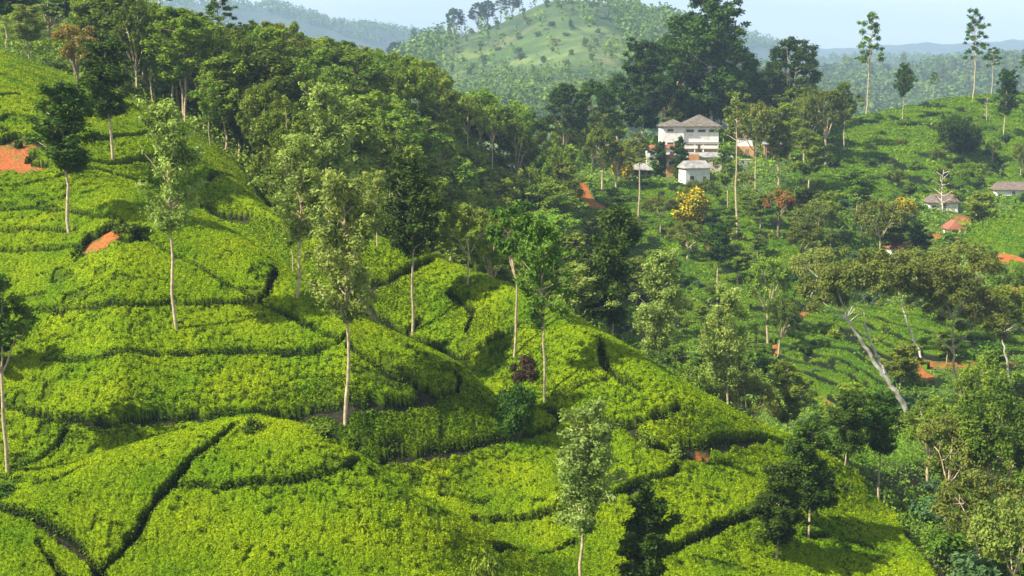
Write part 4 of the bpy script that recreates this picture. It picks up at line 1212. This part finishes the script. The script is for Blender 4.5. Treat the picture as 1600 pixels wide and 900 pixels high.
T('shrub', 210, 376, 345, 60, 'dark shrub right of the orange soil patch', var=0)
T('shrub', 1052, 718, 690, 36, 'green shrub at the start of the red soil gap', var=1)

# left ridge extra trees
T('silver_oak', 55, 118, 8, 76, 'silvery tree at the top left corner', d=224, var=2)
T('rust_tree', 122, 150, 30, 66, 'rust yellow tree among green ones at the top left')
T('slim_tree', 175, 160, 0, 84, 'tall green tree right of the rust yellow one', d=225, var=1)
T('loose_tree', 330, 240, 115, 40, 'half bare pale stem in front of the forest', var=1)
T('tall_sparse_tree', 262, 80, -70, 46, 'very dark tall tree cut by the top edge at upper left', d=275, var=0)
T('slim_tree', 20, 130, -40, 110, 'dark tree filling the top left corner', d=240, var=0)
T('great_tree', 88, 110, -20, 90, 'broad dark tree behind the rust yellow one', d=262, var=0)
T('loose_tree', 145, 230, 150, 50, 'yellowish low tree over the upper left tea plots', d=176, var=0)
T('tall_sparse_tree', 352, 90, -15, 60, 'airy tree on the left skyline against the blue ridge', d=262, var=1)
T('tall_sparse_tree', 400, 120, 30, 50, 'small airy tree on the left skyline', d=268, var=0)

# forest on the left ridge
OUT_X = [150, 240, 300, 380, 430, 500, 560, 620, 670, 690, 740, 790, 850, 900, 960]
OUT_Y = [-30, 0, 22, 48, 26, 52, 66, 84, 82, 130, 140, 155, 170, 190, 220]
def clear_view(px, py):
    return not (885 < px < 950 and 280 < py < 400) and not (980 < px < 1130 and 236 < py < 335) and not (1445 < px < 1505 and 322 < py < 362) and not (1395 < px < 1440 and 398 < py < 440) and not (1480 < px < 1510 and 366 < py < 390)
def scatter(n, d0, d1, u0, u1, cond, sep, seed):
    g = np.random.default_rng(seed); pts = []
    for _ in range(n):
        u = g.uniform(u0, u1); d = math.sqrt(g.uniform(d0 * d0, d1 * d1)); x = u * d
        z = float(ground(x, d)); px, py = proj(x, d, z)
        if 1330 < px < 1450 and 560 < py < 800 and d < 178: continue
        if not cond(x, d, z, float(px), float(py)) or not clear_view(px, py): continue
        if any((x - a[0]) ** 2 + (d - a[1]) ** 2 < sep * sep for a in pts): continue
        pts.append((x, d, z, float(px), float(py)))
    return pts, g

FORG = 'forest trees on the left ridge'
pts, g = scatter(9000, 160, 345, -.36, .035, lambda x, d, z, px, py: d > near_tea_limit(x / d) + (5 if px < 470 else 30) and px > 130 and d < np.interp(px, [300, 500, 700, 860], [285, 300, 320, 330]), 4.7, 21)
pts.sort(key=lambda p: p[1])
nf = 0
for x, d, z, px, py in pts:
    if nf >= 290: break
    h = g.uniform(11, 19)
    top = np.interp(px, OUT_X, OUT_Y) + g.uniform(0, 14)
    r = float(ray(px, top)[1]); h = min(h, r * d - z)
    if h < 5: continue
    kind = g.choice(['forest_tree', 'forest_tree', 'forest_tree', 'crop_tree', 'crop_tree', 'loose_tree', 'loose_tree'])
    lab = {'forest_tree': 'broad green forest tree crowded on the left ridge', 'crop_tree': 'pointed green tree crowded among the left ridge forest',
           'loose_tree': 'slim light green tree crowded among the left ridge forest'}[kind]
    plant(kind, (x, d, z), h, g.uniform(.44, .62) * h, lab, FORG)
    nf += 1

# trees about the bungalow
BG = 'tall trees behind the bungalow'
for px, d, top, w, v, lab in ((1110, 402, -14, 105, 0, 'tallest dark tree rising behind the bungalow with white trunk'),
                              (1075, 415, 22, 92, 1, 'tall dark tree left of the tallest behind the bungalow'),
                              (1040, 410, 58, 84, 2, 'dark tree with layered crown left behind the bungalow'),
                              (1140, 425, 62, 84, 1, 'dark tree right of the tallest behind the bungalow'),
                              (1228, 425, 50, 88, 0, 'broad dark tree standing alone right of the bungalow trees'),
                              (1196, 420, 105, 70, 2, 'lower dark tree before the broad lone tree'),
                              (1000, 395, 66, 66, 1, 'tall layered tree with pale trunk left of the bungalow grove'),
                              (965, 400, 116, 70, 2, 'dark tree between the grove and the left valley'),
                              (932, 380, 118, 62, 0, 'tree with two bare pale stems left of the bungalow'),
                              (880, 370, 132, 66, 1, 'dark rounded tree at the gap before the round hill'),
                              (1165, 405, 120, 60, 0, 'green tree behind the small terracotta house')):
    T('towering_tree' if px in (1110, 1075, 1000) else 'great_tree', px, 200, top, w, lab, d=d, var=v)
for kind, px, py, top, w, lab in (
        ('tall_thin_tree', 1153, 371, 138, 62, 'very tall bare white trunk with thin crown right of the bungalow'),
        ('tall_thin_tree', 997, 356, 205, 56, 'tall pale trunk with thin crown left of the yellow bush'),
        ('loose_tree', 1138, 330, 230, 40, 'thin green tree left of the tall bare white trunk'),
        ('bushy_tree', 1062, 282, 216, 24, 'dark tree standing right before the bungalow wall'),
        ('bushy_tree', 1030, 276, 222, 26, 'dark tree at the left corner of the bungalow'),
        ('olive_tree', 1180, 300, 160, 80, 'olive tree right of the small terracotta house'),
        ('loose_tree', 1215, 300, 165, 66, 'pale stemmed tree before the timber shed'),
        ('olive_tree', 1255, 290, 150, 72, 'olive brown crowned tree right of the timber shed'),
        ('forest_tree', 1290, 262, 138, 70, 'green rounded tree on the left end of the right hill'),
        ('loose_tree', 1318, 240, 128, 44, 'light green tree on the left end of the right hill'),
        ('loose_tree', 1265, 320, 205, 60, 'light green tree below the olive brown crowned one'),
        ('yellow_flowering_bush', 1078, 356, 290, 62, 'rounded bush covered in yellow blossom below the bungalow'),
        ('yellow_flowering_bush', 972, 285, 224, 34, 'yellow blossoming bush left of the bungalow grove'),
        ('yellow_flowering_bush', 1412, 350, 306, 44, 'yellow blossoming bush left of the long white cottage'),
        ('flowering_tree', 1216, 374, 298, 52, 'tree with red blossom right of the tall bare trunk'),
        ('slim_tree', 1121, 452, 348, 44, 'bluish green tree beside the orange track on the far slope'),
        ('bare_tree', 1472, 332, 262, 44, 'bare pale forked tree before the long white cottage'),
        ('crop_tree', 1390, 400, 335, 60, 'bluish tree left of the rusty roofed cottage'),
        ('loose_tree', 1296, 392, 300, 46, 'thin tree on the far slope left of the yellow bush'),
        ('bushy_tree', 1435, 415, 352, 40, 'thin dark tree right of the rusty roofed cottage'),
        ('forest_tree', 1200, 540, 398, 70, 'dark rounded tree left of the low tea rows'),
        ('forest_tree', 1216, 560, 462, 60, 'smaller dark tree at the edge of the low tea rows'),
        ('forest_tree', 940, 300, 200, 60, 'green tree left of the orange track'),
        ('forest_tree', 962, 300, 215, 50, 'green tree right of the orange track'),
        ('crop_tree', 868, 345, 250, 56, 'pointed tree at the top of the valley left of the track'),
        ('olive_tree', 1270, 400, 318, 76, 'flat olive crown on the far slope'),
        ('olive_tree', 1375, 420, 312, 84, 'olive crown left of the bluish tree'),
        ('loose_tree', 1340, 360, 262, 64, 'leafy light tree at the foot of the right hill'),
        ('crop_tree', 1530, 352, 300, 40, 'grey green tree between the two upper cottages'),
):
    T(kind, px, py, top, w, lab, **({'var': 0} if kind == 'tall_thin_tree' else {}))

# skyline trees on the right hill
for kind, px, d, top, w, v, lab in (
        ('tall_sparse_tree', 1349, 452, 16, 46, 0, 'tall lone tree with tufted branches on the right skyline'),
        ('tall_sparse_tree', 1513, 455, 12, 40, 1, 'tallest of the trees on the crest of the right hill'),
        ('tall_sparse_tree', 1541, 470, 72, 30, 2, 'thin tufted tree just right of the tallest crest tree'),
        ('tall_sparse_tree', 1592, 462, 82, 26, 2, 'small crowned thin tree on the crest at the right edge'),
        ('tall_sparse_tree', 1452, 455, 112, 16, 2, 'short pole like tree with tiny tuft on the crest'),
):
    T(kind, px, 200, top, w, lab, d=d, var=v)
for kind, px, py, top, w, lab in (
        ('slim_tree', 1410, 194, 102, 28, 'slim green tree on the crest between the lone and pole like trees'),
        ('slim_tree', 1567, 224, 108, 34, 'thin pale trunk with small round crown below the crest'),
        ('bare_tree', 1541, 192, 150, 12, 'short bare stump tree below the crest'),
        ('round_tree', 1484, 240, 178, 46, 'dark tree on the left of the clump on the right hill'),
        ('round_tree', 1511, 246, 188, 44, 'dark tree on the right of the clump on the right hill'),
        ('round_tree', 1497, 236, 174, 42, 'dark tree in the middle of the clump on the right hill'),
        ('forest_tree', 1549, 258, 214, 26, 'small dark tree right of the clump on the right hill'),
        ('forest_tree', 1594, 280, 222, 30, 'small dark tree at the right edge of the right hill'),
):
    T(kind, px, py, top, w, lab)

# spreading olive trees on the right, with leaning pale trunks
def leaning(base, tops, crowns, label, seed, leafm='olive', r0=.36, clump=1.15, nl=300, ls=.18, d=None, bark='bark_white'):
    """limbs run from the base to each top (picture points); crowns: (px, py, half width px, half height px, count)"""
    g = np.random.default_rng(seed)
    p = hit(*base) if d is None else at_d(base[0], d)
    k = p[1] / F
    def loc(px, py, dy=0):
        u, r = ray(px, py); dd = p[1] + dy
        return np.array([float(u) * dd, dd, float(r) * dd]) - p
    tubes = []
    for path, ra, rb, dy in tops:
        n = len(path)
        P = [loc(q[0], q[1], dy * i / max(1, n - 1)) for i, q in enumerate(path)]
        P = np.array(P)
        t = np.linspace(0, n - 1, n * 4); Q = np.stack([np.interp(t, np.arange(n), P[:, i]) for i in range(3)], -1)
        Q[1:-1] += g.normal(size=(len(Q) - 2, 3)) * .09
        tubes.append(tube(Q, np.linspace(ra, rb, len(Q)), 7))
    C = []; rad = []
    ends = np.concatenate([t[0] for t in tubes])
    for cx, cy, hw, hh, cnt in crowns:
        c0 = loc(cx, cy)
        for _ in range(cnt):
            v = g.normal(size=3); v /= np.linalg.norm(v); v[2] = abs(v[2]) if g.random() < .75 else v[2]
            c = c0 + v * np.array([hw * k, hw * k * .9, hh * k]) * (.45 + .55 * g.random() ** .6)
            C.append(c); rad.append(clump * g.uniform(.6, 1.2))
            if g.random() < .22:
                s = ends[np.argmin(np.linalg.norm(ends - c, axis=1))]
                tubes.append(tube(wob_path(s, c, 5, .08, g), np.linspace(.06, .015, 5), 4))
    C = np.array(C); rad = np.array(rad)
    low = float(p[2])
    V, Fq = join_tubes(tubes)
    root = bpy.data.objects.new('spreading_tree', None); COL.objects.link(root)
    root.location = Vector([float(c) for c in p])
    link('trunk', mesh_np('spreading_trunk', V, Fq, [M[bark]], True), root)
    lv, lf, lt = leaves(C, rad, nl, ls, g, flat=.75)
    link('crown', mesh_np('spreading_crown', lv, lf, [M[leafm]], False, {'tint': lt}), root)
    tag(root, label, 'tree')

leaning((1432, 668), [([(1434, 676), (1425, 655), (1398, 610), (1376, 580), (1355, 545), (1338, 520), (1322, 498)], .42, .14, -2),
                      ([(1385, 592), (1372, 560), (1358, 530), (1350, 505)], .22, .10, 3),
                      ([(1428, 660), (1438, 645), (1446, 630)], .26, .16, -1)],
        [(1320, 440, 52, 34, 34), (1380, 425, 60, 38, 40), (1285, 462, 36, 22, 14)],
        'great leaning tree with forked whitish trunk and olive crown on the right', 501)
leaning((1510, 655), [([(1512, 662), (1510, 640), (1500, 610), (1492, 580), (1488, 545), (1490, 500)], .26, .10, 0), ([(1506, 655), (1502, 630), (1497, 605)], .12, .08, 1),
                      ([(1489, 548), (1505, 530), (1522, 512)], .14, .07, -2), ([(1489, 552), (1475, 535), (1462, 522)], .12, .06, 2)],
        [(1490, 470, 62, 46, 46), (1540, 500, 40, 40, 24), (1440, 450, 46, 36, 22), (1500, 420, 60, 26, 22)],
        'wide olive tree with twisted orange brown trunk on the right', 502, leafm='olive', bark='bark')
leaning((1440, 560), [([(1442, 566), (1432, 540), (1418, 505), (1408, 470), (1400, 440)], .2, .08, 2)],
        [(1400, 455, 50, 34, 26), (1450, 415, 48, 30, 24), (1500, 400, 50, 20, 22)],
        'olive tree with thin leaning stem behind the great leaning tree', 503, leafm='olive')
leaning((1580, 600), [([(1580, 606), (1572, 560), (1565, 520)], .22, .1, 0)],
        [(1570, 500, 50, 50, 34), (1610, 480, 40, 40, 20)], 'dark tree at the right edge beside the twisted trunk tree', 504, leafm='broad')
leaning((1262, 480), [([(1262, 490), (1270, 450), (1280, 430)], .18, .1, 0)],
        [(1262, 430, 40, 34, 26), (1300, 405, 40, 22, 18)], 'olive tree left of the great leaning crown', 505, leafm='olive')
# lower right thicket trees
for kind, px, d, top, w, v, lab in (
        ('olive_tree', 1500, 118, 655, 130, 1, 'dark olive tree in the lower right thicket above the pale green scrub'),
        ('forest_tree', 1580, 116, 600, 130, 2, 'dark tree at the right edge of the lower right thicket'),
        ('olive_tree', 1560, 102, 742, 150, 0, 'olive tree at the lower right corner'),
        ('forest_tree', 1470, 135, 620, 84, 3, 'dark tree behind the olive tree in the thicket'),
        ('forest_tree', 1550, 140, 560, 90, 0, 'dark tree below the twisted trunk tree'),
        ('loose_tree', 1335, 165, 600, 80, 0, 'light green tree left of the great leaning trunk'),
        ('loose_tree', 1245, 160, 568, 70, 1, 'light green tree above the right slope'),
        ('bushy_tree', 1290, 140, 655, 60, 0, 'dark bushy tree left of the thin trunk pair'),
        ('olive_tree', 1610, 92, 780, 150, 2, 'olive tree cut by the right edge at the bottom'),
        ('forest_tree', 1095, 172, 560, 80, 4, 'dark round tree behind the spur toe'),
        ('forest_tree', 1120, 160, 600, 66, 5, 'low round tree in the valley before the silvery bushy tree'),
        ('olive_tree', 1180, 150, 585, 90, 1, 'bright olive shrubby tree in the valley bottom'),
        ('loose_tree', 1060, 190, 540, 60, 0, 'light tree in the valley below the red track'),
        ('bushy_tree', 880, 175, 440, 60, 1, 'dark tree behind the crest beside the silvery one'),
        ('silver_oak', 835, 165, 400, 70, 1, 'grey green tree behind the crest left of the silvery one'),
):
    T(kind, px, 600, top, w, lab, d=d, var=v)

# shrubs scattered over slopes
def bush_lab(px, py, d):
    if px > 1230 and d > 330: return 'small dark bush dotted over the right hill', 'bushes on the right hill', (0, 3)
    if px > 1180 and d < 190: return 'leafy shrub in the lower right thicket', 'shrubs in the lower right thicket', (0, 1, 2, 3)
    return 'leafy shrub on the far slope of the valley', 'shrubs on the far slope', (0, 1, 2, 3)
sg = np.random.default_rng(41)
pts1, _ = scatter(900, 335, 440, .19, .37, lambda x, d, z, px, py: 180 < py < 330, 11, 42)
pts2, _ = scatter(2600, 190, 345, .03, .37, lambda x, d, z, px, py: (not pinp(np.array([px]), np.array([py]), ZONE_SPUR)[0]) and (py > 318 or px > 1240), 7.5, 43)
pts3, _ = scatter(2600, 84, 190, .17, .37, lambda x, d, z, px, py: px > np.interp(py, [560, 690, 738, 812, 880, 960], [1180, 1260, 1340, 1410, 1465, 1510]) , 3.6, 44)
for P_, mx, hr in ((pts1, 60, (1.2, 3.6)), (pts2, 190, (1.6, 4.2)), (pts3, 190, (1.4, 3.6))):
    for x, d, z, px, py in P_[:mx]:
        lab, grp, vs = bush_lab(px, py, d)
        h = sg.uniform(*hr)
        if P_ is pts2 and pinp(np.array([px]), np.array([py]), ZONE_MID)[0]: h *= .55
        if P_ is pts2 and pinp(np.array([px]), np.array([py]), ZONE_LOW)[0]:
            if sg.random() < .6: continue
            h *= .6
        plant('shrub', (x, d, z), h, h * sg.uniform(1.1, 1.7), lab, grp, var=int(sg.choice(vs)))
# taller trees on the valley's far side
pts4, g4 = scatter(1500, 200, 350, .035, .37, lambda x, d, z, px, py: (not pinp(np.array([px]), np.array([py]), ZONE_SPUR)[0]) and (not pinp(np.array([px]), np.array([py]), ZONE_LOW)[0])
                   and (py > 310) and (not pinp(np.array([px]), np.array([py]), ZONE_MID)[0] or g_gate.random() < .22) and not (1380 < px < 1620 and 300 < py < 440), 9, 45)
for x, d, z, px, py in pts4[:105]:
    kind = g4.choice(['forest_tree', 'loose_tree', 'crop_tree', 'olive_tree'])
    h = g4.uniform(4, 9)
    plant(kind, (x, d, z), h, h * g4.uniform(.7, 1.0), {'forest_tree': 'rounded green tree in the wooded folds across the valley', 'loose_tree': 'thin light tree in the wooded folds across the valley',
          'crop_tree': 'pointed tree in the wooded folds across the valley', 'olive_tree': 'flat olive tree in the wooded folds across the valley'}[kind], 'trees in the wooded folds across the valley')
# grove behind the bungalow and left of it
pts5, g5 = scatter(1600, 350, 445, .03, .215, lambda x, d, z, px, py: (px < 1300) and (py < 262) and not (970 < px < 1245 and py > 222), 8, 46)
for x, d, z, px, py in pts5[:70]:
    kind = g5.choice(['forest_tree', 'forest_tree', 'crop_tree'])
    top = np.interp(px, [850, 900, 960, 1000, 1040, 1130, 1180, 1250, 1320], [170, 180, 130, 110, 90, 90, 120, 125, 150]) + g5.uniform(0, 30)
    h = min(g5.uniform(10, 20), float(ray(px, top)[1]) * d - z)
    if h < 4: continue
    plant(kind, (x, d, z), h, h * g5.uniform(.55, .8), {'forest_tree': 'rounded green tree in the grove around the bungalow', 'crop_tree': 'pointed tree in the grove around the bungalow'}[kind], 'trees in the grove around the bungalow')

# trees on the round distant hill
for px, py, top, w, lab in ((712, 60, 10, 26, 'airy hazy tree first on the distant hill crest'), (722, 58, 14, 16, 'thin hazy tree beside the first airy one on the hill'),
                            (748, 58, 4, 30, 'broad hazy tree second group on the distant hill'), (762, 56, -2, 26, 'tall hazy tree in the distant hill group'),
                            (782, 54, -6, 24, 'tall hazy tree middle of the distant hill group'), (800, 50, -8, 26, 'tall hazy tree right of the distant hill group'),
                            (812, 48, -4, 20, 'last tall hazy tree of the distant hill group'), (648, 82, 44, 16, 'small hazy tree on the left foot of the distant hill'),
                            (672, 78, 48, 22, 'round hazy tree on the left foot of the distant hill'), (686, 74, 40, 22, 'round hazy tree nearer the distant hill crest'),
                            (620, 90, 66, 26, 'lowest hazy tree left of the distant hill')):
    dd = FD(1215)
    T('tall_sparse_tree' if w < 25 else 'great_tree', px, py, top, w, lab, d=dd)
pts6, g6 = scatter(2500, FD(1000), FD(1240), -.06, .10, lambda x, d, z, px, py: 690 < px < 990 and 5 < py < 130, 22, 47)
for x, d, z, px, py in pts6[:70]:
    plant('shrub', (x, d, z), g6.uniform(3, 9), g6.uniform(4, 10), 'small dark hazy bush dotted on the round distant hill', 'bushes dotted on the distant hill', var=3)
# silhouettes in the blue forest
pts7, g7 = scatter(900, FD(1500), FD(1900), .19, .37, lambda x, d, z, px, py: True, 38, 48)
for x, d, z, px, py in pts7[:60]:
    plant('crop_tree', (x, d, z), g7.uniform(18, 34), g7.uniform(9, 15), 'taller hazy blue tree above the far forest', 'tall trees in the blue forest')

# ------------------------------------------------------------------ haze
V, Fa = boxes([(-5700, -40, -150, 5700, 9300, 340)])
hm = bpy.data.materials.new('haze_air'); hm.use_nodes = True
nt = hm.node_tree; nt.nodes.clear()
out = nt.nodes.new('ShaderNodeOutputMaterial'); pv = nt.nodes.new('ShaderNodeVolumePrincipled')
pv.inputs['Color'].default_value = (.54, .75, 1.0, 1)
pv.inputs['Density'].default_value = HAZE_D
pv.inputs['Anisotropy'].default_value = 0.0
nt.links.new(pv.outputs[0], out.inputs['Volume'])
hz = link('haze', mesh_np('haze', V, Fa, [hm]))
tag(hz, 'thin blue haze filling the valley air', 'haze', kind='stuff')
